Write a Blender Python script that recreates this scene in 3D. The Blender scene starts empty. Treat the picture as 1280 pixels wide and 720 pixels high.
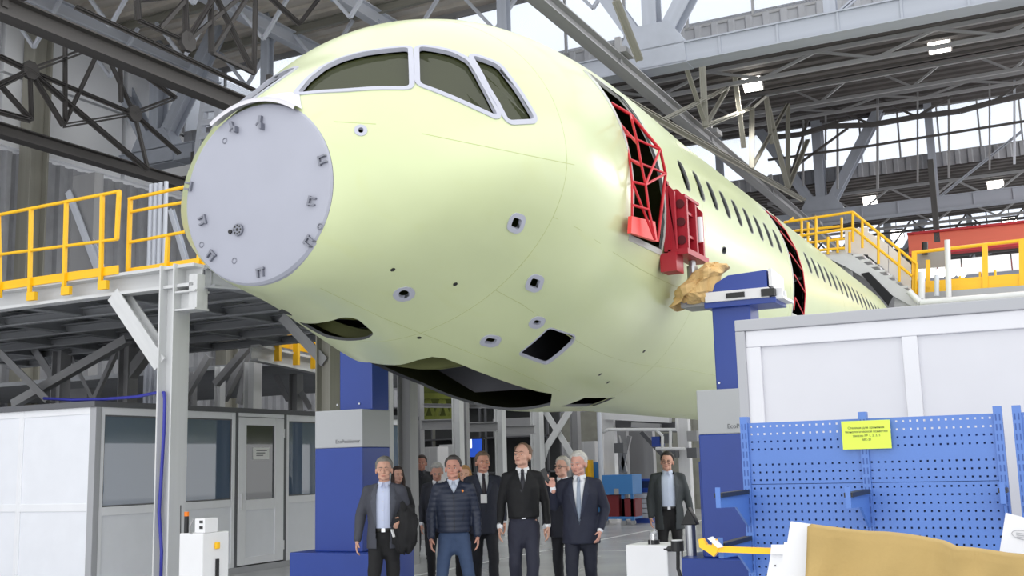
import bpy, bmesh, math, random
import numpy as np
from mathutils import Vector, Matrix
from mathutils.bvhtree import BVHTree
PI = math.pi
SC = bpy.context.scene
COL = SC.collection
random.seed(7)

# ------------------------------------------------------------------ camera
# world: +Y runs along the aircraft towards the tail, +X to the aircraft's port side, Z up, metres
FPX = 1369.0
_y, _p, _r = -0.46545, 0.15886, -0.026296
_f = Vector((math.sin(_y)*math.cos(_p), math.cos(_y)*math.cos(_p), math.sin(_p)))
_rt = Vector((math.cos(_y), -math.sin(_y), 0)); _up = _rt.cross(_f)
RT = _rt*math.cos(_r) + _up*math.sin(_r); UP = -_rt*math.sin(_r) + _up*math.cos(_r); FW = _f
EYE = Vector((0, 0, 1.65))
cam = bpy.data.objects.new('camera', bpy.data.cameras.new('camera')); COL.objects.link(cam)
M = Matrix.Identity(4)
for i in range(3):
    M[i][0], M[i][1], M[i][2], M[i][3] = RT[i], UP[i], -FW[i], EYE[i]
cam.matrix_world = M
cam.data.sensor_width = 36; cam.data.lens = 36*FPX/1280; cam.data.clip_end = 400
SC.camera = cam

# ------------------------------------------------------------------ sky, lights, exposure
W = bpy.data.worlds.new('sky'); SC.world = W; W.use_nodes = True
bgn = W.node_tree.nodes['Background']; bgn.inputs[0].default_value = (0.97, 0.985, 1.0, 1); bgn.inputs[1].default_value = 1.48
SC.view_settings.view_transform = 'Standard'; SC.view_settings.look = 'None'
SC.view_settings.gamma = 1; SC.view_settings.exposure = 0.13; SC.view_settings.use_curve_mapping = False
cy = SC.cycles
cy.max_bounces = 6; cy.diffuse_bounces = 4; cy.glossy_bounces = 3; cy.transmission_bounces = 4; cy.transparent_max_bounces = 8
cy.caustics_reflective = False; cy.caustics_refractive = False; cy.sample_clamp_indirect = 4

def area_light(name, loc, size, power, target=None, col=(1, 0.97, 0.93)):
    l = bpy.data.lights.new(name, 'AREA'); l.shape = 'RECTANGLE'; l.size, l.size_y = size; l.energy = power; l.color = col
    o = bpy.data.objects.new(name, l); o.location = loc; COL.objects.link(o)
    d = (Vector(target) - Vector(loc)) if target else Vector((0, 0, -1))
    o.rotation_euler = d.to_track_quat('-Z', 'Y').to_euler()
    return o

# off-frame fill lights added on the port side to brighten fuselage and far hall
# fill light added behind the camera to brighten cabin wall, people and floor
area_light('front_fill_light', (-1, -17, 5), (15, 8), 1000, (-8, 14, 2), (.98, .99, 1))
area_light('port_fill_light', (11, 15, 14.5), (30, 8), 1000, (-4, 15, 4), (1, .99, .96))
area_light('port_fill_light', (10, 48, 12.5), (34, 4), 3000, (-6, 48, 9), (1, .99, .97))

# ------------------------------------------------------------------ rays: a pixel of the 1280x720 frame into a point on a known plane
def ray(px, py): return RT*((px-640)/FPX) - UP*((py-360)/FPX) + FW
def at_x(px, py, X): d = ray(px, py); return EYE + d*(X/d.x)
def at_y(px, py, Y): d = ray(px, py); return EYE + d*(Y/d.y)
def at_z(px, py, Z): d = ray(px, py); return EYE + d*((Z-1.65)/d.z)
def at_d(px, py, D): return EYE + ray(px, py)*D

# ------------------------------------------------------------------ materials
def srgb(r, g, b):
    f = lambda c: (c/255/12.92) if c/255 <= 0.04045 else ((c/255+0.055)/1.055)**2.4
    return (f(r), f(g), f(b), 1)
MATS = {}
def mat(name, col, rough=0.5, metal=0.0, noise=0.0, nscale=3.0, bump=0.0, bscale=20.0, alpha=1.0, emit=0.0, spec=0.5, coat=0.0, stretch=None):
    if name in MATS: return MATS[name]
    m = bpy.data.materials.new(name); m.use_nodes = True; nt = m.node_tree; b = nt.nodes['Principled BSDF']
    c = srgb(*col) if max(col) > 1 else (*col, 1)
    b.inputs['Base Color'].default_value = c; b.inputs['Roughness'].default_value = rough; b.inputs['Metallic'].default_value = metal
    b.inputs['Specular IOR Level'].default_value = spec; b.inputs['Alpha'].default_value = alpha
    b.inputs['Coat Weight'].default_value = coat; b.inputs['Coat Roughness'].default_value = 0.12
    tc = nt.nodes.new('ShaderNodeTexCoord'); vec = tc.outputs['Object']
    if stretch:
        mp = nt.nodes.new('ShaderNodeMapping'); mp.inputs['Scale'].default_value = stretch; nt.links.new(vec, mp.inputs[0]); vec = mp.outputs[0]
    if noise:
        n = nt.nodes.new('ShaderNodeTexNoise'); n.inputs['Scale'].default_value = nscale; n.inputs['Detail'].default_value = 5
        nt.links.new(vec, n.inputs['Vector'])
        r = nt.nodes.new('ShaderNodeMapRange'); r.inputs[1].default_value = 0.3; r.inputs[2].default_value = 0.7
        r.inputs[3].default_value = 1-noise; r.inputs[4].default_value = 1+noise*0.5
        nt.links.new(n.outputs[0], r.inputs[0])
        mx = nt.nodes.new('ShaderNodeVectorMath'); mx.operation = 'SCALE'; mx.inputs[0].default_value = c[:3]
        nt.links.new(r.outputs[0], mx.inputs['Scale']); nt.links.new(mx.outputs[0], b.inputs['Base Color'])
    if bump:
        n2 = nt.nodes.new('ShaderNodeTexNoise'); n2.inputs['Scale'].default_value = bscale; n2.inputs['Detail'].default_value = 4
        nt.links.new(vec, n2.inputs['Vector'])
        bp = nt.nodes.new('ShaderNodeBump'); bp.inputs['Strength'].default_value = bump; bp.inputs['Distance'].default_value = 0.02
        nt.links.new(n2.outputs[0], bp.inputs['Height']); nt.links.new(bp.outputs[0], b.inputs['Normal'])
    if emit:
        b.inputs['Emission Color'].default_value = c; b.inputs['Emission Strength'].default_value = emit
    MATS[name] = m
    return m

# ------------------------------------------------------------------ mesh helpers
class MB:
    def __init__(s): s.v = []; s.f = []; s.m = []
    def add(s, vs, fs, mi=0):
        o = len(s.v); s.v += [tuple(v) for v in vs]; s.f += [tuple(i+o for i in f) for f in fs]; s.m += [mi]*len(fs); return s
    def box(s, lo, hi, mi=0):
        x0, y0, z0 = lo; x1, y1, z1 = hi
        vs = [(x0,y0,z0),(x1,y0,z0),(x1,y1,z0),(x0,y1,z0),(x0,y0,z1),(x1,y0,z1),(x1,y1,z1),(x0,y1,z1)]
        return s.add(vs, [(0,3,2,1),(4,5,6,7),(0,1,5,4),(1,2,6,5),(2,3,7,6),(3,0,4,7)], mi)
    def bar(s, p, q, w, h, mi=0, up=(0,0,1)):
        p, q = Vector(p), Vector(q); d = (q-p).normalized(); u = Vector(up)
        if abs(d.dot(u)) > 0.98: u = Vector((0,1,0))
        a = d.cross(u).normalized(); b = a.cross(d).normalized()
        vs = [e + a*(sx*w/2) + b*(sy*h/2) for e in (p, q) for sx, sy in ((-1,-1),(1,-1),(1,1),(-1,1))]
        return s.add(vs, [(3,2,1,0),(4,5,6,7),(0,1,5,4),(1,2,6,5),(2,3,7,6),(3,0,4,7)], mi)
    def tube(s, p, q, r, n=10, mi=0, r2=None):
        return s.path([p, q], r, n, mi, r2)
    def path(s, pts, r, n=8, mi=0, r2=None):
        pts = [Vector(p) for p in pts]; rings = []; N = len(pts); prev = None
        for i, p in enumerate(pts):
            d = (pts[min(i+1, N-1)] - pts[max(i-1, 0)]).normalized()
            if prev is None:
                u = Vector((0,0,1)) if abs(d.z) < 0.95 else Vector((0,1,0)); a = d.cross(u).normalized()
            else: a = (prev - d*prev.dot(d)).normalized()
            prev = a; b = d.cross(a)
            rr = r if r2 is None else r + (r2-r)*i/max(N-1, 1)
            rings.append([p + (a*math.cos(t) + b*math.sin(t))*rr for t in [2*PI*k/n for k in range(n)]])
        return s.loft(rings, True, mi)
    def loft(s, rings, cap=True, mi=0):
        n = len(rings[0]); vs = [v for r in rings for v in r]; fs = []
        for i in range(len(rings)-1):
            for k in range(n):
                fs.append((i*n+k, i*n+(k+1)%n, (i+1)*n+(k+1)%n, (i+1)*n+k))
        if cap: fs.append(tuple(reversed(range(n)))); fs.append(tuple((len(rings)-1)*n+k for k in range(n)))
        return s.add(vs, fs, mi)
    def prism(s, poly, d, mi=0):
        poly = [Vector(p) for p in poly]; d = Vector(d); n = len(poly)
        vs = poly + [p+d for p in poly]
        return s.add(vs, [tuple(reversed(range(n))), tuple(range(n, 2*n))] + [(k, (k+1)%n, n+(k+1)%n, n+k) for k in range(n)], mi)
    def ball(s, c, r, n=12, m=8, mi=0, R=None):
        c = Vector(c); r = Vector(r) if hasattr(r, '__len__') else Vector((r, r, r)); vs = []; fs = []
        def P(x, y, z):
            v = Vector((x*r.x, y*r.y, z*r.z)); return c + (R @ v if R else v)
        vs.append(P(0,0,1))
        for i in range(1, m):
            t = PI*i/m
            for k in range(n): vs.append(P(math.sin(t)*math.cos(2*PI*k/n), math.sin(t)*math.sin(2*PI*k/n), math.cos(t)))
        vs.append(P(0,0,-1)); L = len(vs)-1
        for k in range(n): fs.append((0, 1+k, 1+(k+1)%n)); fs.append((L, L-n+(k+1)%n, L-n+k))
        for i in range(m-2):
            for k in range(n):
                a = 1+i*n; fs.append((a+k, a+n+k, a+n+(k+1)%n, a+(k+1)%n))
        return s.add(vs, fs, mi)
    def cone(s, a, b, ra, rb, n=14, mi=0):   # capsule with two radii
        a, b = Vector(a), Vector(b); d = (b-a); L = d.length; d.normalize()
        u = Vector((0,0,1)) if abs(d.z) < 0.9 else Vector((0,1,0)); x = d.cross(u).normalized(); y = d.cross(x)
        prof = [(-ra*math.cos(t), ra*math.sin(t)) for t in (0.25, 0.7, 1.15, PI/2)] + [(L+rb*math.cos(t), rb*math.sin(t)) for t in (PI/2, 1.15, 0.7, 0.25)]
        return s.loft([[a + d*h + (x*math.cos(2*PI*k/n) + y*math.sin(2*PI*k/n))*r for k in range(n)] for h, r in prof], True, mi)
    def mesh(s, name):
        me = bpy.data.meshes.new(name); me.from_pydata(s.v, [], s.f)
        return me
    def ob(s, name, mats, parent=None, smooth=False, **kw):
        me = s.mesh(name)
        for m in (mats if isinstance(mats, (list, tuple)) else [mats]): me.materials.append(m)
        if any(s.m): me.polygons.foreach_set('material_index', s.m)
        if smooth: me.shade_smooth()
        o = bpy.data.objects.new(name, me); COL.objects.link(o)
        if parent: o.parent = parent
        tag(o, **kw)
        return o
def tag(o, label=None, cat=None, group=None, kind=None):
    if label: o['label'] = label
    if cat: o['category'] = cat
    if group: o['group'] = group
    if kind: o['kind'] = kind
    return o
def thing(name, label, cat, group=None, loc=(0,0,0), rz=0):
    o = bpy.data.objects.new(name, None); COL.objects.link(o); o.location = loc; o.rotation_euler = (0,0,rz); o.empty_display_size = 0.2
    return tag(o, label, cat, group)
def bevel(o, w=0.01, seg=2):
    b = o.modifiers.new('bevel', 'BEVEL'); b.width = w; b.segments = seg; b.limit_method = 'ANGLE'; return o
UNIT = {}
def unit(prof):
    if prof in UNIT: return UNIT[prof]
    mb = MB()
    if prof == 'box': mb.box((-.5,-.5,0), (.5,.5,1))
    elif prof == 'tube': mb.path([(0,0,0),(0,0,1)], .5, 10)
    elif prof == 'I':     # flanges along x, web along y
        t, w = 0.09, 0.06
        pl = [(-.5,-.5),(.5,-.5),(.5,-.5+t),(w,-.5+t),(w,.5-t),(.5,.5-t),(.5,.5),(-.5,.5),(-.5,.5-t),(-w,.5-t),(-w,-.5+t),(-.5,-.5+t)]
        mb.prism([(x,y,0) for x, y in pl], (0,0,1))
    elif prof == 'C':
        t = 0.14
        pl = [(-.5,-.5),(.5,-.5),(.5,-.5+t),(-.5+t,-.5+t),(-.5+t,.5-t),(.5,.5-t),(.5,.5),(-.5,.5)]
        mb.prism([(x,y,0) for x, y in pl], (0,0,1))
    elif prof == 'L':
        t = 0.14
        pl = [(-.5,-.5),(.5,-.5),(.5,-.5+t),(-.5+t,-.5+t),(-.5+t,.5),(-.5,.5)]
        mb.prism([(x,y,0) for x, y in pl], (0,0,1))
    elif prof == 'LL':    # two angles back to back with a gap
        for s in (-1, 1):
            pl = [(s*.12,-.5),(s*.5,-.5),(s*.5,-.38),(s*.22,-.38),(s*.22,.5),(s*.12,.5)]
            mb.prism([(x,y,0) for x, y in pl], (0,0,1))
    me = mb.mesh('unit_'+prof)
    bm = bmesh.new(); bm.from_mesh(me); bmesh.ops.recalc_face_normals(bm, faces=bm.faces); bm.to_mesh(me); bm.free()
    if prof == 'tube':
        for p in me.polygons:
            if len(p.vertices) == 4: p.use_smooth = True
    UNIT[prof] = me
    return me
UM = {}
def member(parent, name, m, p, q, w, h, prof='box', up=(0,0,1), label=None):
    key = (prof, m.name)
    if key not in UM:
        me = unit(prof).copy(); me.materials.append(m); UM[key] = me
    p, q = Vector(p), Vector(q); d = q-p; L = d.length; d.normalize(); u = Vector(up)
    if abs(d.dot(u)) > 0.985: u = Vector((0,1,0)) if abs(d.y) < 0.9 else Vector((1,0,0))
    a = d.cross(u).normalized(); b = a.cross(d).normalized()
    o = bpy.data.objects.new(name, UM[key]); COL.objects.link(o)
    mt = Matrix.Identity(4)
    for i in range(3): mt[i][0], mt[i][1], mt[i][2], mt[i][3] = a[i]*w, b[i]*h, d[i]*L, p[i]
    if parent:
        o.parent = parent; mt = Matrix.Translation(-parent.location) @ mt
    o.matrix_local = mt
    if label: o['label'] = label
    return o
def fix(o):
    bm = bmesh.new(); bm.from_mesh(o.data); bmesh.ops.recalc_face_normals(bm, faces=bm.faces); bm.to_mesh(o.data); bm.free(); return o
def text(body, size, m, parent, loc, rot, name='lettering', align='CENTER', space=1.0):
    c = bpy.data.curves.new(name, 'FONT'); c.body = body; c.size = size; c.align_x = align; c.extrude = 0.0008; c.space_line = space
    c.resolution_u = 3
    tmp = bpy.data.objects.new('tmp', c); COL.objects.link(tmp)
    me = bpy.data.meshes.new_from_object(tmp.evaluated_get(bpy.context.evaluated_depsgraph_get())); bpy.data.objects.remove(tmp)
    me.materials.clear(); me.materials.append(m)
    o = bpy.data.objects.new(name, me); COL.objects.link(o); o.location = loc; o.rotation_euler = rot
    if parent: o.parent = parent
    return o
# ------------------------------------------------------------------ shared materials
M_WHITE = mat('white_paint', (222,222,224), 0.4, noise=0.04)
M_GIRD = mat('girder_blue_grey', (166,171,182), 0.5, noise=0.12, nscale=1.5)
M_STEEL = mat('pale_steel_paint', (206,210,220), 0.5, noise=0.10, nscale=1.5)
M_STEELD = mat('dark_steel_paint', (84,81,80), 0.6, noise=0.18, nscale=1.2)
M_STEELM = mat('mid_grey_steel', (154,154,156), 0.55, noise=0.12, nscale=1.2)
M_OLIVE = mat('dusty_steel_paint', (150,148,138), 0.6, noise=0.12)
M_PLAT = mat('light_grey_steel', (206,207,208), 0.45, noise=0.06)
M_GREY = mat('panel_grey', (165,166,170), 0.45)
M_DGREY = mat('dark_grey_frame', (96,97,101), 0.5)
M_YEL = mat('safety_yellow', (246,190,22), 0.4, noise=0.05)
M_BLUE = mat('jack_blue', (38,66,150), 0.38, noise=0.04)
M_RACK = mat('rack_blue', (80,118,188), 0.42, noise=0.04)
M_RACKD = mat('rack_shade_blue', (52,84,150), 0.6)  # darker copy of the rack blue, shadow behind the holes put into the colour
M_BLACK = mat('black_plastic', (22,22,24), 0.45)
M_RED = mat('jig_red', (196,30,42), 0.4, noise=0.06)
M_ORANGE = mat('crane_orange', (240,118,92), 0.5, noise=0.06)
M_CHROME = mat('bare_metal', (190,192,196), 0.3, metal=0.9)
M_DECK = mat('roof_deck', (88,84,83), 0.8, noise=0.15, nscale=0.6)
M_DECKL = mat('roof_boards_lit', (222,214,204), 0.8, noise=0.16, nscale=1.0)  # paler than the other decks: light from the glazing put into the colour
M_CORR = mat('corrugated_grey', (160,161,166), 0.6, noise=0.1)
M_WALLP = mat('wall_panel_grey', (228,229,232), 0.7, noise=0.08, nscale=0.3)
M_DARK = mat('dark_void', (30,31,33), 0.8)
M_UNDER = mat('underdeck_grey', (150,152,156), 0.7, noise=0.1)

def glazing_mat():
    m = bpy.data.materials.new('frosted_glazing'); m.use_nodes = True; nt = m.node_tree; nt.nodes.clear()
    o = nt.nodes.new('ShaderNodeOutputMaterial'); t = nt.nodes.new('ShaderNodeBsdfTransparent'); t.inputs[0].default_value = (.92,.95,1,1)
    d = nt.nodes.new('ShaderNodeBsdfTranslucent'); d.inputs[0].default_value = (.9,.92,.95,1)
    x = nt.nodes.new('ShaderNodeMixShader'); x.inputs[0].default_value = 0.25
    nt.links.new(t.outputs[0], x.inputs[1]); nt.links.new(d.outputs[0], x.inputs[2]); nt.links.new(x.outputs[0], o.inputs[0])
    return m
M_GLAZ = glazing_mat()
def glass_mat(name, tint, opac, gloss=0.12, rough=0.03):
    m = bpy.data.materials.new(name); m.use_nodes = True; nt = m.node_tree; nt.nodes.clear()
    o = nt.nodes.new('ShaderNodeOutputMaterial'); t = nt.nodes.new('ShaderNodeBsdfTransparent'); t.inputs[0].default_value = srgb(*tint)
    d = nt.nodes.new('ShaderNodeBsdfDiffuse'); d.inputs[0].default_value = srgb(*tint)
    g = nt.nodes.new('ShaderNodeBsdfGlossy'); g.inputs['Roughness'].default_value = rough
    x = nt.nodes.new('ShaderNodeMixShader'); x.inputs[0].default_value = opac
    y = nt.nodes.new('ShaderNodeMixShader'); y.inputs[0].default_value = gloss
    L = nt.links.new
    L(t.outputs[0], x.inputs[1]); L(d.outputs[0], x.inputs[2]); L(x.outputs[0], y.inputs[1]); L(g.outputs[0], y.inputs[2]); L(y.outputs[0], o.inputs[0])
    return m
M_GLASS = glass_mat('cabin_glass', (98,116,140), 0.78, 0.16, .02)
M_GLASSD = glass_mat('door_glass', (60,66,74), 0.35, 0.14)
M_COCK = glass_mat('cockpit_pane', (104,110,70), 0.25, 0.07, 0.05)

# ------------------------------------------------------------------ floor
def floor_mat():
    m = mat('floor_epoxy', (200,201,203), 0.18, noise=0.10, nscale=0.35, spec=0.55)
    nt = m.node_tree; b = nt.nodes['Principled BSDF']
    n = nt.nodes.new('ShaderNodeTexNoise'); n.inputs['Scale'].default_value = 0.8; n.inputs['Detail'].default_value = 4
    r = nt.nodes.new('ShaderNodeMapRange'); r.inputs[3].default_value = 0.10; r.inputs[4].default_value = 0.36
    tc = [x for x in nt.nodes if x.type == 'TEX_COORD'][0]
    nt.links.new(tc.outputs['Object'], n.inputs['Vector']); nt.links.new(n.outputs[0], r.inputs[0]); nt.links.new(r.outputs[0], b.inputs['Roughness'])
    return m
MB().box((-45,-12,-0.2), (30,90,0)).ob('floor', floor_mat(), kind='structure')
# painted walkway lines on the floor (flat paint)
fl = MB(); fl.box((-9.2,14.0,0), (-9.1,60,0.003)); fl.box((-4.2,16,0), (-4.1,60,0.003)); fl.box((-9.2,19.5,0),(-4.1,19.6,0.003))
fl.ob('trim_1', mat('floor_line_white', (225,226,228), 0.4), kind='structure')

# ------------------------------------------------------------------ walls
def corrugated(axis, a0, a1, z0, z1, off, depth, pitch):
    mb = MB(); n = int((a1-a0)/pitch); vs = []; fs = []
    for i in range(n+1):
        for k, dd in ((0.0,0),(0.35,0),(0.5,depth),(0.85,depth)):
            a = a0 + (i+k)*pitch
            for z in (z0, z1): vs.append((off+dd, a, z) if axis == 'y' else (a, off+dd, z))
    for j in range(len(vs)//2-1): fs.append((2*j, 2*j+2, 2*j+3, 2*j+1))
    return mb.add(vs, fs)
corrugated('y', -5, 88, 0, 11.6, -28.6, 0.12, 0.5).ob('wall_left', M_CORR, kind='structure')
wl = bpy.data.objects['wall_left']
wu = MB(); wu.box((-29.0,-5,11.6), (-28.7,88,17)); wu.ob('upper_wall', M_WALLP, wl)
for i in range(15):       # big precast panels of the upper side wall
    for j in range(2):
        MB().box((-28.7,12+5*i,11.75+2.35*j), (-28.5,16.8+5*i,14.0+2.35*j)).ob('wall_panel', M_WALLP, wl)
for i in range(8):
    member(wl, 'column', M_OLIVE, (-28.2,14+9*i,0), (-28.2,14+9*i,16.3), .5, .7, 'I')
# ------------------------------------------------------------------ roof: lower decks, raised decks, glazing between
ZL, ZH = 13.8, 16.4
def deck(name, x0, x1, y0, y1, z, m, step=0.6):
    mb = MB(); n = int((y1-y0)/step); prev = 0
    vs = []; fs = []
    for i in range(n+1):
        y = y0 + i*step
        for dz, yy in ((0, y), (0, y+step*.45), (.1, y+step*.5), (.1, y+step*.95)):
            vs += [(x0, yy, z+dz), (x1, yy, z+dz)]
    for j in range(len(vs)//2-1): fs.append((2*j, 2*j+1, 2*j+3, 2*j+2))
    mb.add(vs, fs); mb.box((x0,y0,z+.12), (x1,y1+step,z+.3))
    return mb.ob(name, m, kind='structure')
roof = []
deck('ceiling', -28.7, 9, 29.9, 35.5, ZL, M_DECK)
deck('ceiling.001', -28.7, 9, 35.5, 48.8, ZH, M_DECK)
deck('ceiling.002', -28.7, 9, 49.0, 60, ZL, M_DECK)
deck('ceiling.003', -28.7, 9, 60, 70, ZH, M_DECK)
deck('ceiling.004', -28.7, 9, 70.2, 88, ZL, M_DECK)
deck('ceiling.005', -28.7, -12.5, 17.5, 29.6, ZH, M_DECKL)
deck('ceiling.006', -28.7, -15.5, 6, 17.4, ZL, M_DECK)
MB().box((-28.7,35.4,ZL), (9,35.5,ZH)).ob('trim_2', M_DECK, kind='structure')
MB().box((-28.7,59.9,ZL), (9,60,ZH)).ob('trim_3', M_DECK, kind='structure')
# glazing walls
def glazing(idx, x0, x1, Y, z0, z1, zb0, nrow, pitch):
    w = thing('window_%d' % idx, None, None); w['kind'] = 'structure'; w.location = (x0, Y, zb0)
    n = int(round((x1-x0)/pitch)); pitch = (x1-x0)/n
    # parapet band of ribbed sheet under the glass
    mb = MB(); vs = []; fs = []
    for i in range(int((x1-x0)/0.5)):
        for k, dd in ((0,0),(.3,0),(.4,-.07),(.7,-.07),(.8,0)):
            for z in (0, z0-zb0): vs.append(((i+k)*.5, dd, z))
    for j in range(len(vs)//2-1): fs.append((2*j, 2*j+2, 2*j+3, 2*j+1))
    mb.add(vs, fs).ob('parapet', M_CORR, w)
    h = (z1-z0)/nrow; pane = MB().box((0.03,-.01,0.03), (pitch-.03,.01,h-.03)); me = pane.mesh('pane'); me.materials.append(M_GLAZ)
    for r in range(nrow):
        for i in range(n):
            o = bpy.data.objects.new('pane', me); COL.objects.link(o); o.parent = w; o.location = (i*pitch, 0, z0-zb0+r*h)
        member(w, 'transom', M_STEELM, (x0,Y,z0+r*h), (x1,Y,z0+r*h), .06, .08)
    member(w, 'transom', M_STEELM, (x0,Y,z1), (x1,Y,z1), .1, .2)
    for i in range(n+1):
        member(w, 'mullion', M_STEELM, (x0+i*pitch,Y,z0), (x0+i*pitch,Y,z1), .07, .1)
    return w
glazing(1, -28.4, 8.6, 29.7, 14.1, 16.2, 13.6, 1, 1.9)
glazing(2, -20, 9, 48.9, 14.3, 16.45, 13.7, 1, 1.65)
glazing(3, -28, 9, 70.1, 14.1, 16.3, 13.7, 1, 2.0)
MB().box((-28.7,48.85,13.7), (-20,49.0,16.4)).ob('trim_5', M_WALLP, kind='structure')
# end wall with window bands
ew = MB(); ew.box((-28.7,88,0), (26,88.4,3.2)); ew.box((-28.7,88,4.6), (26,88.4,7.4)); ew.box((-28.7,88,9.4),(26,88.4,14)); ew.ob('wall_back', M_WALLP, kind='structure')
for i, (z0, z1) in enumerate(((3.2,4.6),(7.4,9.4))):
    w = thing('window_%d' % (4+i), None, None); w['kind'] = 'structure'; w.location = (-28.7,88.2,z0)
    pane = MB().box((0.05,-.01,0.03), (2.45,.01,z1-z0-.03)); me = pane.mesh('pane'); me.materials.append(M_GLAZ)
    for k in range(25):
        o = bpy.data.objects.new('pane', me); COL.objects.link(o); o.parent = w; o.location = (2.5*k,0,0)
        member(w, 'mullion', M_STEELD, (-28.7+2.5*k,88.1,z0), (-28.7+2.5*k,88.1,z1), .2, .2)

# ------------------------------------------------------------------ big transverse roof trusses
def gusset(parent, m, poly, thick):   # poly: list of (x,z) at plane y
    y = poly[0]
    mb = MB(); mb.prism([(x - parent.location.x, y-thick/2-parent.location.y, z-parent.location.z) for x, z in poly[1:]], (0,thick,0))
    return fix(mb.ob('gusset_plate', m, parent))
def big_truss(Y, label, m, x_nodes, x0, x1, z=12.25, top=18.4, s=1.0):
    t = thing('roof_truss', label, 'truss', None, (x_nodes[0],Y,z))
    member(t, 'bottom_chord', m, (x0,Y,z), (x1,Y,z), .52, .52)
    for zz in (-.262, .262):        # riveted flange strips
        member(t, 'flange', m, (x0,Y,z+zz), (x1,Y,z+zz), .62, .04)
    n = int((x1-x0)/1.5)
    for i in range(n):
        member(t, 'stiffener', m, (x0+1.5*i+.4,Y-.275,z-.24), (x0+1.5*i+.4,Y-.275,z+.24), .06, .03)
    for xn in x_nodes:
        gusset(t, m, [Y, (xn-.95,z-.3), (xn+1.0,z-.3), (xn+.95,z+.35), (xn+.55,z+.95), (xn-.55,z+.95), (xn-.9,z+.35)], .62)
        member(t, 'diagonal', m, (xn+.3,Y,z+.5), (xn+3.9,Y,top), .42, .5, 'I', (0,1,0))
        member(t, 'diagonal', m, (xn-.3,Y,z+.5), (xn-3.7,Y,top), .42, .5, 'I', (0,1,0))
        member(t, 'vertical', m, (xn,Y,z+.4), (xn,Y,top), .4, .5, 'I', (0,1,0))
        for dx in (4.7, -4.5):
            member(t, 'hanger', m, (xn+dx,Y,z), (xn+dx,Y,top), .3, .3, 'I', (0,1,0))
            member(t, 'strut', m, (xn+dx*1.04,Y,z+.3), (xn+dx*1.75,Y,z+2.6), .12, .12, 'LL', (0,1,0))
    member(t, 'top_chord', m, (x0,Y,top), (x1,Y,top), .5, .5, 'I')
    return t
big_truss(27.0, 'pale riveted box-girder truss crossing directly above the aircraft', M_GIRD, (-27.0,-9.1,7.5), -28.6, 9)
big_truss(48.5, 'grey box-girder truss farther back, above the yellow stair platform', M_GIRD, (-27.0,-8.9,7.5), -28.6, 9, 12.0)
big_truss(70.0, 'most distant box-girder truss near the back wall', M_GIRD, (-27.0,-9,7.5), -28.6, 9, 12.4)

# ------------------------------------------------------------------ longitudinal rails and lattices (run along the aircraft)
def crane_rail(label, X, z, y0, y1, m, w=.3, h=.55, nh=5, ztop=12):
    t = thing('crane_rail', label, 'crane rail', None, (X,y0,z))
    member(t, 'rail_beam', m, (X,y0,z), (X,y1,z), w, h, 'I', (0,0,1))
    for i in range(nh):
        y = y0 + (y1-y0)*(i+.6)/nh
        member(t, 'hanger', m, (X,y,z), (X,y,ztop), .14, .14)
        MB().box((-.3,y-.3-y0,.2), (.3,y+.3-y0,.34)).ob('clamp_plate', m, t)
    return t
crane_rail('grey overhead rail beam sloping across the top above the cabin windows', -9.1, 11.3, 12, 66, M_STEELM, .34, .32, 7)
crane_rail('dark overhead rail beam running in from the top left corner to the nose', -18.1, 10.84, 9, 66, M_STEELD, .4, .42, 7)
crane_rail('dark lower beam under the lattice at the far left wall', -24.8, 10.81, 12, 66, M_STEELD, .4, .34, 6, 12)
crane_rail('overhead rail beam above the right hand partition', 1.2, 11.1, 16, 66, M_STEELM, .34, .6, 6)

def lattice_px(label, X, nodes, edges, m, size=.16):
    P = {k: at_x(px, py, X) for k, (px, py) in nodes.items()}
    t = thing('roof_lattice', label, 'lattice', None, P[sorted(P)[0]])
    for e in edges:
        a, b = e[0], e[1]; w = e[2] if len(e) > 2 else size
        member(t, 'brace' if w <= size else 'chord', m, P[a], P[b], w, w, 'LL' if w > .1 else 'box', (1,0,0))
    seen = {}
    for e in edges:
        for k in e[:2]: seen[k] = seen.get(k, 0)+1
    for k, c in seen.items():
        if c >= 4:
            p = P[k]-t.location; r = .26
            mb = MB().prism([p+Vector((-.06, r*math.cos(a), r*math.sin(a))) for a in [PI/8+PI/4*i for i in range(8)]], (.12,0,0)); mb.ob('node_plate', m, t)
    return t
# lattice hanging over the left side: traced nodes put on the plane of the truss
lattice_px('dark steel lattice with star joints at the upper left', -23.6,
    {'a':(-60,60),'b':(38,88),'c':(128,55),'d':(168,142),'e':(40,150),'f':(80,157),'g':(0,105),'h':(-40,128),'i':(220,122),'j':(225,192),'k':(0,70),'l':(185,212),'m':(82,45),'n':(150,62),'o':(152,128),'p':(120,200),'q':(82,150)},
    [('k','b',.15),('b','c',.15),('b','d',.13),('b','e',.11),('b','f',.13),('b','l',.15),('c','d',.11),('c','f',.11),('d','f',.13),('g','b',.13),('g','e',.13),('h','e'),('h','b'),('d','i',.15),('d','j',.13),('m','q',.11),('n','o',.12),('a','k',.13),('d','l',.09),('a','h',.12),('c','i',.13)], M_STEELD)
lattice_px('dark steel lattice hanging in front of the boarded roof, upper left of the nose', -18.1,
    {'a':(95,8),'b':(335,120),'c':(318,92),'d':(320,-20),'e':(264,-10),'f':(265,66),'g':(232,0),'h':(234,52),'i':(172,0),'j':(174,25),'k':(345,35),'l':(270,-5),'m':(398,0),'n':(375,30),'o':(300,98),'p':(200,35),'q':(350,40)},
    [('a','b',.11),('d','c',.11),('e','f',.13),('g','h',.13),('i','j',.13),('l','c',.13),('d','n',.13),('n','m',.11),('e','d',.13),('h','l',.13),('d','h',.09),('c','f',.09),('p','g',.09),('d','f',.09),('j','h',.11),('e','i',.13)], M_STEELD)
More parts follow.
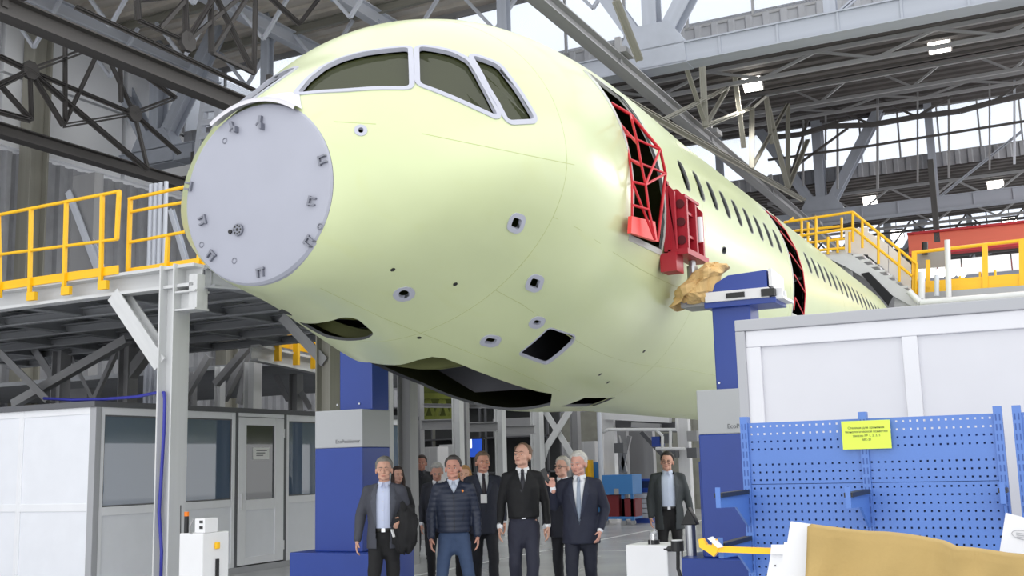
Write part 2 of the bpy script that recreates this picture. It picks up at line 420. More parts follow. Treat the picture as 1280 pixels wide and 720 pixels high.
lattice_px('dusty grey lattice under the roof right of the cockpit', -8.6,
    {'a':(735,98),'b':(1005,250),'c':(800,75),'d':(770,0),'e':(878,80),'f':(882,158),'g':(858,85),'h':(880,150),'i':(940,135),'j':(918,90),'k':(957,120),'l':(985,235),'m':(985,130),'n':(830,150),'o':(1010,175),'p':(965,180),'q':(910,110),'r':(940,210),'s':(930,185)},
    [('a','b',.17),('d','c',.17),('e','f',.17),('g','h',.12),('j','s',.15),('k','l',.17),('i','r',.16),('m','l',.15),('o','l',.16),('q','f',.12),('f','i',.14),('p','k',.14),('n','q',.12),('m','r',.12),('i','k',.1)], M_OLIVE)

# purlin trusses under the decks (run across the hall)
def purlin_truss(label, Y, z, h, x0, x1, m, step=2.3, grp=None):
    t = thing('purlin_truss', label, 'truss', grp, (x0,Y,z))
    member(t, 'top_chord', m, (x0,Y,z+h), (x1,Y,z+h), .12, .12)
    member(t, 'bottom_chord', m, (x0,Y,z), (x1,Y,z), .12, .12)
    n = int((x1-x0)/step)
    for i in range(n):
        xa, xb, xm = x0+i*step, x0+(i+1)*step, x0+(i+.5)*step
        member(t, 'diagonal', m, (xa,Y,z+h), (xm,Y,z), .08, .08)
        member(t, 'diagonal', m, (xm,Y,z), (xb,Y,z+h), .08, .08)
    return t
for Y, py, h, w in ((32.5,68,1.3,'first'),(37.5,90,1.9,'second'),(42,112,1.9,'third'),(46,128,1.5,'fourth')):
    zz = at_y(1120, py, Y).z
    purlin_truss('%s slim purlin truss behind the pale box girder' % w, Y, zz, min(h, (ZL if Y < 35 else ZH)-.08-zz), -16, 8.5, M_STEELM, 3.4)
for Y, w in ((51.5,'nearer'),(56,'farther')):
    purlin_truss('%s purlin truss beside the grey girder at the right' % w, Y, 12.7, .95, -12, 8.5, M_STEELM, 2.8)
for Y, z, w in ((57.5,11.7,'dark cross truss under the distant roof, front one'),(62,12.0,'dark cross truss under the distant roof, middle one'),(68,12.0,'dark cross truss before the back wall')):
    purlin_truss(w, Y, z, 1.6, -14, 8.5, M_STEELD, 2.6)
for Y, w in ((19.0,'first'),(22.0,'second'),(25.0,'third'),(28.0,'fourth')):
    t = thing('roof_joist', '%s joist under the boarded roof above the nose' % w, 'joist', None, (-28.6,Y,16.1))
    member(t, 'joist_beam', M_OLIVE, (-28.6,Y,16.2), (-12.5,Y,16.2), .16, .3, 'I')
    for i in range(6):
        x = -28.4+3.2*i
        member(t, 'brace', M_STEEL, (x,Y,16.05), (x+1.2,Y,14.6), .1, .1); member(t, 'brace', M_STEEL, (x+2.4,Y,16.05), (x+1.2,Y,14.6), .1, .1)
for X, w in ((-26.6,'left'),(-22,'middle'),(-18.6,'right')):
    t = thing('roof_joist', 'pale lengthwise beam under the boarded roof, %s of three' % w, 'joist', None, (X,17.5,15.9))
    member(t, 'joist_beam', M_STEEL, (X,17.5,15.85), (X,29.5,15.85), .3, .5, 'I')
# thin rods and a wavy lower brace hanging in front of the far glazing
wbz = thing('window_bracing', 'thin rods and a slack dark lower brace hanging before the far glazing at the right', 'bracing', None, at_y(1140,160,46))
for px, y0, y1, w, m in ((1004,150,232,.07,M_STEELM),(1032,140,200,.07,M_STEELM),(1047,150,236,.09,M_STEELM),(1097,120,236,.1,M_STEELM),(1147,112,228,.07,M_STEELM),(1186,118,222,.08,M_STEELM),(1237,104,212,.07,M_STEELM),(1268,100,205,.09,M_STEEL)):
    member(wbz, 'rod', m, at_y(px,y0,46.6), at_y(px,y1,46.6), w, w)
wav = [(965,172),(1000,168),(1035,158),(1090,156),(1145,146),(1200,139),(1240,128),(1295,116)]
for a, b in zip(wav[:-1], wav[1:]): member(wbz, 'lower_brace', M_STEELD, at_y(*a,46.4), at_y(*b,46.4), .16, .2)
for a, b in (((1000,168),(1060,148)),((1090,156),(1035,132)),((1145,146),(1190,120)),((1145,146),(1100,124)),((1240,128),(1285,98)),((960,200),(1090,182)),((1090,182),(1290,150)),((985,215),(1060,160)),((1010,150),(985,230))):
    member(wbz, 'tie', M_STEELD, at_y(*a,46.4), at_y(*b,46.4), .09, .09)
# pipes and struts on the side wall seen between the platform railings
pbn = thing('pipe_bundle', 'upright pale pipes rising behind the yellow railing beside the nose disc', 'pipes', None, at_y(196,300,17.6))
for px in (187,193,199,206):
    q = at_y(px,300,17.6); member(pbn, 'pipe', M_STEEL, (q.x,17.6,0), (q.x,17.6,8.0), .1, .1, 'tube')
pst = thing('wall_strut', 'pale slanted wall struts seen through the left yellow guard rail', 'strut', None, at_y(110,290,20))
for a, b, w in (((88,240),(128,345),.2),((214,262),(238,345),.12)): member(pst, 'strut', M_STEEL, at_y(*a,20), at_y(*b,20), w, w, 'I', (0,1,0))
member(pst, 'wall_post', M_STEELM, (at_y(100,300,20).x,20.2,0), (at_y(100,300,20).x,20.2,9.5), .8, .3)
# pale bracing of the left node seen beside the nose disc
t = thing('ladder_frame', 'pale riveted ladder frame beside the upper edge of the nose disc', 'frame', None, at_y(250,200,26.4))
for px in (243, 262):
    member(t, 'stile', M_STEEL, at_y(px,235,26.4), at_y(px+14,120,26.4), .22, .2)
for k in range(6):
    member(t, 'rung', M_STEEL, at_y(244+2*k,222-17*k,26.35), at_y(264+2*k,220-17*k,26.35), .12, .2)
# high-bay lamps
M_LAMP = mat('lamp_glow', (255,250,240), 0.5, emit=14)
def lamp(px, py, Y, w, label, s=1.0):
    p = at_y(px, py, Y)
    t = thing('high_bay_lamp', label, 'lamp', 'high-bay lamps under the roof', p)
    R_ = Matrix.Rotation(-.75, 4, 'X')
    for nm, lo, hi, m in (('housing', (-.34*s,-.28*s,.06), (.34*s,.28*s,.2), M_STEELD), ('diffuser', (-.3*s,-.25*s,0), (.3*s,.25*s,.06), M_LAMP)):
        MB().box(lo, hi).ob(nm, m, t).matrix_local = R_
    zt = (ZL+.02 if (29.9 < Y < 35.4 or 49 < Y < 60) else ZH+.02) - p.z
    MB().box((-.02,-.02,.1), (.02,.02,zt)).ob('hanger_rod', M_STEELD, t)
    l = bpy.data.lights.new('lamp_light', 'SPOT'); l.energy = 700; l.spot_size = 2.4; l.spot_blend = .6; l.shadow_soft_size = .3; l.color = (1,.96,.9)
    o = bpy.data.objects.new('lamp_light', l); COL.objects.link(o); o.parent = t; o.location = (0,-.25,-.25)
for px, py, Y, s, lb in ((1174,57,34,1.0,'glaring high-bay lamp at the top right under the purlins'), (940,106,34,.95,'glaring high-bay lamp above the row of cabin windows'),
        (1087,251,53.5,1.0,'high-bay lamp just left of the stair rail top under the grey girder'), (1244,229,53.5,1.1,'high-bay lamp over the orange beam near the right edge, upper one'),
        (1262,279,64.5,1.2,'high-bay lamp right above the orange beam at the right edge'), (1121,294,64.5,1.1,'distant high-bay lamp beside the sloping stair rail')):
    lamp(px, py, Y, .6, lb, s)
# ------------------------------------------------------------------ the aircraft
XC, ZC, RF = -5.69, 4.35, 2.03
YS = [6.79, 7.0, 7.35, 7.8, 8.3, 8.9, 9.6, 10.4, 14.0]
T_W = [.75, .995, 1.355, 1.68, 1.86, 1.985, 2.03, 2.03, 2.03]
T_T = [4.60, 4.78, 5.063, 5.385, 5.80, 6.07, 6.25, 6.375, 6.38]
T_B = [3.12, 3.09, 3.06, 3.0, 2.90, 2.74, 2.53, 2.36, 2.32]
T_M = [3.86, 3.93, 4.0, 4.11, 4.23, 4.33, 4.35, 4.35, 4.35]
T_E = [1.0, 1.08, 1.13, 1.17, 1.14, 1.06, 1.0, 1.0, 1.0]
def spl(ys, y):
    xs = YS
    if y >= xs[-1]: return ys[-1]
    i = 0
    while i < len(xs)-2 and y > xs[i+1]: i += 1
    def sl(k):
        if k == len(xs)-1: return 0.0
        d = lambda j: (ys[j+1]-ys[j])/(xs[j+1]-xs[j])
        if k == 0: return 2*d(0) - sl(1)
        h0, h1 = xs[k]-xs[k-1], xs[k+1]-xs[k]
        return (d(k-1)*h1 + d(k)*h0)/(h0+h1)
    h = xs[i+1]-xs[i]; t = (y-xs[i])/h; a, b = sl(i), sl(i+1)
    return (2*t**3-3*t**2+1)*ys[i]+(t**3-2*t**2+t)*h*a+(-2*t**3+3*t**2)*ys[i+1]+(t**3-t**2)*h*b
_cache = {}
def station(y):
    k = round(y, 5)
    if k not in _cache: _cache[k] = [spl(t, y) for t in (T_W, T_T, T_B, T_M, T_E)]
    return _cache[k]
def hull(y, th, off=0.0):
    w, zt, zb, zm, e = station(y); c, s = math.cos(th), math.sin(th)
    ex = e if s < 0 else 1.0
    c = math.copysign(abs(c)**ex, c); s = math.copysign(abs(s)**ex, s)
    h = (zt-zm) if s > 0 else (zm-zb)
    return Vector((XC + (w-off)*c, y, zm + (h-off)*s))
NT = 160
ys_out = [6.79+0.06*i for i in range(60)] + [10.4+0.28*i for i in range(68)]
YEND = ys_out[-1]
def ring_pts(y, off=0.0): return [hull(y, 2*PI*k/NT, off) for k in range(NT)]
def skin_mat():
    m = mat('primer_skin', (200,209,163), 0.3, noise=0.05, nscale=0.9, spec=0.5, coat=0.15)
    nt = m.node_tree; b = nt.nodes['Principled BSDF']
    # faint streaks of handling dirt and primer overlap, fixed to the skin
    tc = [n for n in nt.nodes if n.type == 'TEX_COORD'][0]
    mp = nt.nodes.new('ShaderNodeMapping'); mp.inputs['Scale'].default_value = (1.6, 0.35, 1.2)
    n = nt.nodes.new('ShaderNodeTexNoise'); n.inputs['Scale'].default_value = 2.2; n.inputs['Detail'].default_value = 6; n.inputs['Distortion'].default_value = .6
    r = nt.nodes.new('ShaderNodeMapRange'); r.inputs[1].default_value = .58; r.inputs[2].default_value = .78; r.inputs[3].default_value = 0; r.inputs[4].default_value = .35
    mx = nt.nodes.new('ShaderNodeMix'); mx.data_type = 'RGBA'; mx.inputs[7].default_value = srgb(196,202,138)
    L = nt.links; old = b.inputs['Base Color'].links[0].from_socket
    L.new(tc.outputs['Object'], mp.inputs[0]); L.new(mp.outputs[0], n.inputs['Vector']); L.new(n.outputs[0], r.inputs[0])
    L.new(r.outputs[0], mx.inputs[0]); L.new(old, mx.inputs[6]); L.new(mx.outputs[2], b.inputs['Base Color'])
    return m
M_SKIN = skin_mat()
M_INT = mat('olive_primer_inside', (94,98,52), 0.7, noise=0.2)
M_EDGE = mat('cutout_edge_grey', (86,88,90), 0.5)
M_LILAC = mat('window_frame_grey', (176,178,190), 0.45)
M_DISC = mat('bulkhead_grey', (160,162,174), 0.5, noise=0.03)
air = thing('airliner_fuselage', 'unpainted yellow-green airliner fuselage with open nose, raised on blue jacks', 'aircraft', None, (XC, 12, 2.32))
AO = air.location.copy()
def aob(mb, name, mats, smooth=False, label=None, parent=None):
    loc = AO if parent is None else AO
    mb.v = [tuple(Vector(v)-AO) for v in mb.v]
    o = mb.ob(name, mats, parent or air, smooth)
    if label: o['label'] = label
    return o
# outer surface used for projecting cut-outs
_mb = MB(); _mb.loft([ring_pts(y) for y in ys_out], False)
HB = BVHTree.FromPolygons([Vector(v) for v in _mb.v], _mb.f)
def hit(px, py):
    p, n, i, d = HB.ray_cast(EYE, ray(px, py).normalized())
    return p
def snap(p):
    q, n, i, d = HB.find_nearest(p)
    c = Vector((XC, q.y, ZC))
    if n.dot(q-c) < 0: n = -n
    return q, n
def rounded(poly, r=0.05, k=4):
    if r == 0: return poly
    out = []; n = len(poly)
    for i in range(n):
        a, b, c = poly[i-1], poly[i], poly[(i+1) % n]
        ra = min(r, (a-b).length*.45); rc = min(r, (c-b).length*.45)
        p0 = b + (a-b).normalized()*ra; p2 = b + (c-b).normalized()*rc
        for j in range(k+1):
            t = j/k; out.append(p0*(1-t)**2 + b*2*t*(1-t) + p2*t*t)
    return out
def densify(poly, step=0.12):
    out = []
    for i in range(len(poly)):
        a, b = poly[i], poly[(i+1) % len(poly)]; n = max(1, int((b-a).length/step))
        out += [a + (b-a)*j/n for j in range(n)]
    return out
def on_skin(poly): return [snap(p)[0] for p in poly]
def mirror(poly): return [Vector((2*XC-p.x, p.y, p.z)) for p in reversed(poly)]
cut = MB(); HOLES = []
def hole(poly, depth=.45, up=.25, r=.05, dens=.12):
    poly = on_skin(densify(rounded(poly, r), dens))
    nn = Vector((0,0,0))
    for p in poly: nn += snap(p)[1]
    nn.normalize()
    cut.prism([p - nn*depth for p in poly], nn*(depth+up), 2)
    HOLES.append((poly, nn)); return poly, nn
def hpx(pts, **kw): return hole([hit(*p) for p in pts], **kw)
def frame_strip(poly, w, raise_=.014, name='frame', m=None, label=None, inset=.03):
    n = len(poly); c = sum(poly, Vector())/n; mb = MB(); vs = []
    for i in range(n):
        p = poly[i]; t = (poly[(i+1) % n]-poly[i-1]).normalized(); q, nn = snap(p)
        o = nn.cross(t)
        if o.dot(p-c) < 0: o = -o
        e, n2 = snap(p + o*w)
        vs += [p - nn*inset, p + nn*raise_, e + n2*raise_, e - n2*.004]
    fs = []
    for i in range(n):
        j = (i+1) % n
        for k in range(4): fs.append((4*i+k, 4*i+(k+1)%4, 4*j+(k+1)%4, 4*j+k))
    mb.add(vs, fs); o = aob(mb, name, m, False, label); return fix(o)
# cockpit windows (both sides)
WIN = [[(372,117),(388,98),(407,83),(428,73),(452,66.5),(480,62.5),(510,60),(511.5,109),(470,109),(430,112)],
       [(524,59),(545,61.5),(566,66.5),(584,76),(603,109),(622,146),(592,132),(560,118),(540,110),(525,105)],
       [(590,70),(606,75),(622,81.5),(646,113),(668,149),(650,150),(635,151),(612,110)]]
cock = []
for pts in WIN:
    P3 = [hit(*p) for p in pts]
    for poly in (P3, mirror(P3)):
        cock.append(hole(poly, depth=.28, up=.2, r=.05))
# passenger windows: one pitch of 0.571 m, skipping the second door
def side_pt(y, z, R=RF): 
    return Vector((XC + math.sqrt(max(R*R-(z-ZC)**2, 0.01)), y, z))
def oval(y, z, hw, hh, k=14):
    out = []
    for i in range(k):
        t = 2*PI*i/k; c, s = math.cos(t), math.sin(t)
        out.append(side_pt(y + hw*math.copysign(abs(c)**.7, c), z + hh*math.copysign(abs(s)**.7, s)))
    return out
wy = [11.97+.571*i for i in range(9)] + [18.72+.571*i for i in range(17)]
wins = []
for y in wy:
    poly = oval(y, 4.90, .115, .185); n = Vector((.96,0,.27)).normalized()
    cut.prism([p - n*.3 for p in poly], n*.5, 2); wins.append(poly)
# doors
def door_poly(y0, y1, z0, z1):
    zs = [z0 + (z1-z0)*i/12 for i in range(13)]
    return [side_pt(y0, z) for z in zs] + [side_pt(y1, z) for z in reversed(zs)]
doors = []
for y0, y1 in ((10.05,10.98),(17.12,17.9)):
    poly = door_poly(y0, y1, 3.86, 5.62)
    cut.prism([p + Vector((-.5,0,0)) for p in poly], (1.6,0,0), 2); doors.append(poly)
# service holes
sq = []
for (px, py, w, h) in ((645,279,9,10),(668,354,9,9),(613,426,11,6),(671,403,7.5,5)):
    sq.append(hpx([(px-w*.8,py+h*.35),(px-w*.35,py-h*.8),(px+w*.8,py-h*.45),(px+w*.4,py+h*.8)], r=.03))
rnd = []
for (px, py, rx, ry) in ((505,367.5,7,5.5),(451,163,3.6,3.4),(905,313,2.4,4)):
    rnd.append(hpx([(px+rx*math.cos(t), py+ry*math.sin(t)) for t in [2*PI*i/12 for i in range(12)]], r=.0, dens=1))
hatch = hpx([(649,442),(686,410),(718,420),(716,428),(684,455)], r=.05, depth=.5)
belly = hpx([(372,402),(402,403),(428,396),(446,398),(468,417),(458,424),(436,426),(405,421)], r=.08, depth=.5)
# nose gear bay, cut from below
bay = [hit(*p) for p in ((462,453),(482,456),(500,456),(522,450),(540,446),(556,448),(580,457),(610,469),(640,480),(690,492.5))]
bay = [(p.x,p.y) for p in bay] + [(-5.3,11.45),(-6.3,11.45),(-6.75,11.0),(-6.95,10.2),(-6.9,9.7)]
cut.prism([(x,y,2.0) for x, y in bay], (0,0,1.2), 2)
slot = [(-5.30,11.75),(-5.0,11.75),(-4.95,12.6),(-5.25,12.6)]
cut.prism([(x,y,2.0) for x, y in slot], (0,0,.8), 2)
# skin shell
mb = MB()
outer = [ring_pts(y) for y in ys_out]; inner = [ring_pts(y, .03) for y in ys_out]
n_o = len(outer); vs = [v for r in outer for v in r] + [v for r in inner for v in r]; off = n_o*NT
fs = []; ms = []
for i in range(n_o-1):
    for k in range(NT):
        a, b, c, d = i*NT+k, i*NT+(k+1)%NT, (i+1)*NT+(k+1)%NT, (i+1)*NT+k
        fs.append((a, b, c, d)); ms.append(0); fs.append((off+d, off+c, off+b, off+a)); ms.append(1)
for k in range(NT):
    a, b = k, (k+1) % NT; fs.append((off+a, off+b, b, a)); ms.append(2)
    a, b = (n_o-1)*NT+k, (n_o-1)*NT+(k+1) % NT; fs.append((a, b, off+b, off+a)); ms.append(2)
mb.add(vs, fs); mb.m = ms
mb.v = [tuple(Vector(v)-AO) for v in mb.v]
shell = fix(mb.ob('skin', [M_SKIN, M_INT, M_EDGE], air))
cut.v = [tuple(Vector(v)-AO) for v in cut.v]
cob = fix(cut.ob('cutter', [M_SKIN, M_INT, M_EDGE], air))
bo = shell.modifiers.new('cut', 'BOOLEAN'); bo.object = cob; bo.operation = 'DIFFERENCE'; bo.solver = 'EXACT'; bo.use_self = True
if hasattr(bo, 'material_mode'): bo.material_mode = 'INDEX'
dg = bpy.context.evaluated_depsgraph_get(); dg.update()
nm = bpy.data.meshes.new_from_object(shell.evaluated_get(dg))
shell.modifiers.clear(); shell.data = nm; nm.name = 'skin'
bpy.data.objects.remove(cob)
bm = bmesh.new(); bm.from_mesh(nm)
for f in bm.faces: f.smooth = True
for e in bm.edges:
    if len(e.link_faces) == 2 and (e.link_faces[0].material_index != e.link_faces[1].material_index or e.calc_face_angle(0) > .5): e.smooth = False
bm.to_mesh(nm); bm.free()
# frames and panes
for (poly, nn) in cock:
    frame_strip(poly, .046, .010, 'window_frame', M_LILAC)
    c = sum(poly, Vector())/len(poly)
    mb = MB(); ip = [snap(p)[0] - snap(p)[1]*.045 for p in poly]; mb.add(ip+[c-nn*.045+ (snap(c)[0]-c)], [(i, (i+1) % len(ip), len(ip)) for i in range(len(ip))])
    aob(mb, 'window_pane', M_COCK)
for poly in wins:
    frame_strip(poly, .012, .003, 'cabin_window_frame', mat('window_rim_grey', (150,152,146), .5), inset=.008)
for (poly, nn) in sq: frame_strip(poly, .045, .008, 'hatch_rim', M_LILAC)
for (poly, nn), w in zip(rnd, (.05,.03,.01)): frame_strip(poly, w, .006, 'port_rim', M_LILAC if w > .02 else M_EDGE)
for poly in doors: frame_strip(poly, .06, .006, 'door_surround', mat('door_surround_grey', (188,190,184), .5))
frame_strip(hatch[0], .018, .004, 'hatch_rim', M_LILAC)
# interior: floor, bay liners, rear light block, ribs
MBI = lambda lo, hi: MB().box(lo, hi)
aob(MB().box((-7.5,9.7,3.72), (-3.9,28.8,3.78)), 'cabin_floor', M_INT)
M_BAY = mat('bay_grey', (66,66,72), .6, noise=.2)
aob(MB().box((-7.0,9.2,3.22), (-4.9,11.5,3.26)), 'gear_bay_roof', M_BAY)
aob(MB().prism([(-4.95,9.2,3.0),(-4.95,9.7,2.75),(-4.95,11.5,2.56),(-4.95,11.5,3.22),(-4.95,9.2,3.22)], (.03,0,0)), 'gear_bay_wall', M_BAY)
aob(MB().prism([(-7.05,9.6,3.1),(-7.05,10.2,2.95),(-7.05,11.5,2.92),(-7.05,11.5,3.22),(-7.05,9.6,3.22)], (.03,0,0)), 'gear_bay_wall', M_BAY)
aob(MB().prism([(-6.9,11.48,2.85),(-6.3,11.48,2.5),(-5.1,11.48,2.5),(-4.95,11.48,2.6),(-4.95,11.48,3.22),(-6.9,11.48,3.22)], (0,.03,0)), 'gear_bay_wall', M_BAY)
for i in range(5):
    aob(MB().bar((-6.9,9.45+.48*i,3.16),(-5.0,9.45+.48*i,3.16),.07,.14), 'bay_frame', M_BAY)
hp = [hit(684,433)]
aob(MB().ball((-6.02,8.42,3.12), (.62,.56,.05), 12, 6), 'belly_shade_shell', M_DARK)  # dark shell added to stand for the shade inside the belly opening
aob(MB().prism([hull(YEND-.1, 2*PI*k/40, .08) for k in range(40)], (0,.03,0)), 'rear_light_block', M_DARK)  # unseen disc added to keep light out of the open tail end
for y in (7.6, 8.25, 8.9, 9.55):
    rg = MB(); o1 = [hull(y, 2*PI*k/64, .08) for k in range(64)]; i1 = [hull(y, 2*PI*k/64, .2) for k in range(64)]
    vs = o1 + i1 + [p+Vector((0,.06,0)) for p in o1] + [p+Vector((0,.06,0)) for p in i1]; f2 = []
    for k in range(64):
        j = (k+1) % 64; f2 += [(k,j,64+j,64+k), (128+k,192+k,192+j,128+j), (64+k,64+j,192+j,192+k)]
    rg.add(vs, f2); aob(rg, 'fuselage_rib', M_INT)
aob(MB().prism([hull(9.64, 2*PI*k/48, .1) for k in range(48)], (0,.03,0)), 'cockpit_bulkhead', M_INT)
# nose bulkhead disc with its fittings
dc = Vector((XC,6.79,3.86)); disc = MB()
rings = []
for r, y in ((.02,-.03),(.70,-.03),(.735,-.02),(.752,.01),(.752,.05)):
    rings.append([dc + Vector((r*math.cos(2*PI*k/72), y, r*math.sin(2*PI*k/72))) for k in range(72)])
dsk = fix(aob(disc.loft(rings, True), 'nose_bulkhead', M_DISC, False, 'flat grey round plate closing the nose'))
dsk.data.shade_smooth()
sh = dsk.modifiers.new('e','EDGE_SPLIT'); sh.split_angle = .5
M_FIT = mat('fitting_metal', (126,128,138), .4, metal=.5)
def fitting(px, py, kind):
    p = at_y(px, py, 6.76); a = math.atan2(p.z-dc.z, p.x-dc.x); rad = Vector((math.cos(a),0,math.sin(a))); tan = Vector((-math.sin(a),0,math.cos(a)))
    mb = MB()
    if kind == 'lug':
        for s in (-1,1): mb.bar(p + tan*s*.026 - rad*.02, p + tan*s*.026 + rad*.035, .014, .05, 0, (0,1,0))
        mb.bar(p - tan*.04 - rad*.03 + Vector((0,-.01,0)), p + tan*.04 - rad*.03+ Vector((0,-.01,0)), .016, .025, 0, (0,1,0))
        nm = 'bracket_lug'
    elif kind == 'hook':
        pts = [p + tan*(.03*math.cos(t)) + rad*(.03*math.sin(t)) + Vector((0,-.03,0)) for t in [PI*.1+ i*PI*1.2/7 for i in range(8)]]
        mb.path(pts, .008, 6); mb.bar(p+rad*.035+Vector((0,-.015,0)), p+rad*.09+Vector((0,-.015,0)), .03,.03,0,(0,1,0)); mb.bar(p-tan*.03,p-tan*.03+Vector((0,-.05,0)),.02,.05)
        nm = 'hook_fitting'
    else:
        pts = [p + tan*(.022*math.cos(t)) + rad*(.022*math.sin(t)) for t in [2*PI*i/12 for i in range(13)]]
        mb.path(pts, .005, 6); nm = 'ring_fitting'
    aob(mb, nm, M_FIT)
for px, py, k in ((294,165,'hook'),(326,159,'hook'),(404,200,'lug'),(391,252,'lug'),(400,283,'ring'),(387,302,'lug'),(326.6,341,'lug'),(293,326,'ring'),(265,320,'lug'),(252,306,'ring'),(254,276,'lug'),(236.5,233,'lug'),(281,176,'ring')):
    fitting(px, py, k)
p = at_y(298.5,287.5,6.758)
fl = MB(); fl.tube(p, p+Vector((0,-.02,0)), .05, 20, 0); fl.tube(p+Vector((0,-.02,0)), p+Vector((0,-.022,0)), .013, 10, 1)
for i in range(8):
    q = p + Vector((.034*math.cos(PI/4*i), -.02, .034*math.sin(PI/4*i))); fl.tube(q, q+Vector((0,-.002,0)), .008, 8, 1)
q = p + Vector((-.085,0,-.005)); fl.tube(q, q+Vector((0,-.012,0)), .018, 10, 1)
aob(fl, 'connector_flange', [M_FIT, M_BLACK])
# pale cover plate over the top of the disc
cv = MB(); ths = [PI/2 + (i-12)*.05 for i in range(25)]; thb = [PI/2 + (i-12)*.028 for i in range(25)]
r1 = [hull(6.79, t, -.035)+Vector((0,-.09,0)) for t in ths]; r2 = [hull(6.79, t, -.03)+Vector((0,-.0,.0)) for t in ths]; r3 = [hull(6.93, t, -.012) for t in thb]; r4 = [hull(6.99, t, .01) for t in thb]; r0 = [hull(6.79, t, .0)+Vector((0,-.09,0)) for t in ths]
vs = r0+r1+r2+r3+r4; n = len(ths)
cv.add(vs, [(j*n+i, j*n+i+1, (j+1)*n+i+1, (j+1)*n+i) for j in range(4) for i in range(n-1)])
aob(cv, 'nose_cover_strip', mat('cover_lilac_white', (206,204,210), .5), True)
# fine panel seams (proud sealant lines)
M_SEAM = mat('seam_line', (178,186,128), .5)
def seam(pts, w=.012, m=M_SEAM):
    P = [snap(p) for p in pts]; mb = MB(); vs = []
    for i, (p, n) in enumerate(P):
        t = (P[min(i+1,len(P)-1)][0]-P[max(i-1,0)][0]).normalized(); o = n.cross(t)
        vs += [p-o*w/2-n*.003, p-o*w/4+n*.0015, p+o*w/4+n*.0015, p+o*w/2-n*.003]
    fs = [(4*i+k, 4*i+k+1, 4*i+5+k, 4*i+4+k) for i in range(len(P)-1) for k in range(3)]
    mb.add(vs, fs); fix(aob(mb, 'panel_seam', m))
for y in (8.62, 12.45, 16.9, 21.5): seam([hull(y, t) for t in np.radians(np.arange(-100, 75, 4))], .012)
def seam_px(a, b, n=16):
    pts = [hit(a[0]+(b[0]-a[0])*i/n, a[1]+(b[1]-a[1])*i/n) for i in range(n+1)]
    seam([p for p in pts if p], .011)
seam_px((528,167),(718,206)); seam_px((418,152),(470,155)); seam_px((480,398),(640,462)); seam_px((640,462),(700,489)); seam_px((400,360),(480,398))
for th in (-50, -22): seam([hull(8.62+.4*i, math.radians(th)) for i in range(45)], .009)
for px, py in ((491,337),(524,422),(569,355),(805,439),(750,468),(760,478)):
    q, n = snap(hit(px,py)); aob(MB().tube(q-n*.005, q+n*.004, .022, 8), 'drain_plug', M_BLACK)
# red safety guard in the forward door
guard = thing('door_guard', 'bulging red tube guard across the open forward door', 'guard', None, at_x(805,300,-3.6))
GP = {'A':(764,129),'B':(788,143),'C':(825,187),'D':(832,217),'E':(822,302),'F':(790,292),'a1':(771,150),'a2':(781,168),'a3':(787,199),'a4':(790,227),'a5':(790,256),'m1':(790,150),'m2':(797,180),'m3':(802,208),'m4':(807,231),'m5':(811,262),'m6':(819,300)}
G3 = {}
for k, (px, py) in GP.items():
    G3[k] = at_x(px, py, {'A':-3.93,'B':-3.70,'F':-3.66,'E':-3.62,'a1':-3.86,'a2':-3.76,'a3':-3.66,'a4':-3.62,'a5':-3.62}.get(k, -3.52))
def rod(par, a, b, r, m=M_RED, nm='guard_rod'): return member(par, nm, m, a, b, 2*r, 2*r, 'tube')
for a, b in ('AB','BC','CD','DE'): rod(guard, G3[a], G3[b], .017, nm='outer_tube')
for a, b in (('A','a1'),('a1','a2'),('a2','a3'),('a3','a4'),('a4','a5'),('a5','F'),('B','m1'),('m1','m2'),('m2','m3'),('m3','m4'),('m4','m5'),('m5','m6'),('a2','C'),('a3','D'),('m4','C'),('m4','D'),('a4','m4'),('a5','m5'),('a1','m2'),('m3','a3'),('a4','m6')):
    rod(guard, G3[a], G3[b], .013)
MB().prism([at_x(px,py,-3.6)-guard.location for px, py in ((790,270),(819,277),(822,302),(789,291))], (-.04,0,0)).ob('kick_board', mat('guard_board_red', (226,66,62), .5), guard)
# second door guard, far along the side
g2 = thing('door_guard', 'thin red rod guard in the second, distant door', 'guard', None, (-3.7,17.5,3.87))
xg = lambda z: XC + math.sqrt(RF**2-(z-ZC)**2) + .015
for i in range(5):
    z = 3.9+.36*i
    rod(g2, (xg(z+.2),17.15,z+.2), (xg(z),17.88,z), .010)
    rod(g2, (xg(z),17.88,z), (xg(min(z+.36,5.6)),17.88,min(z+.36,5.6)), .010)
rod(g2, (xg(3.9),17.15,3.9), (xg(4.1),17.15,4.1), .01)
# red lifting fitting bolted on the side next to the jack
M_RED2 = mat('bracket_crimson', (164,26,42), .45, noise=.08)
lf = thing('lifting_bracket', 'red ribbed lifting bracket bolted to the fuselage above the right jack', 'bracket', None, (-3.6,11.6,3.8))
def lob(mb, nm, m):
    mb.v = [tuple(Vector(v)-lf.location) for v in mb.v]; return fix(mb.ob(nm, m, lf))
lob(MB().box((-3.70,11.02,3.84),(-3.63,11.78,4.56)), 'base_plate', M_RED2)
def ribbed(y, zt, d):
    b = MB(); b.prism([(-3.64,y,3.86),(-3.64+d,y,3.86),(-3.64+d,y,zt-.12),(-3.64+d-.1,y,zt),(-3.64,y,zt)], (0,.05,0)); return b
for y, zt, d in ((11.04,4.62,.07),(11.18,4.55,.16),(11.46,4.54,.17),(11.70,4.5,.17)): lob(ribbed(y, zt, d), 'rib', M_RED2)
for z in (3.98, 4.18, 4.38): lob(MB().tube((-3.55,11.165,z), (-3.55,11.182,z), .05, 16), 'lightening_hole', mat('hole_dark_red', (84,14,22), .6))
for z in (4.02, 4.28, 4.46): lob(MB().box((-3.64,11.2,z),(-3.5,11.72,z+.03)), 'web', M_RED2)
lob(MB().box((-3.66,11.02,3.8),(-3.44,11.78,3.86)), 'foot_plate', M_RED2)
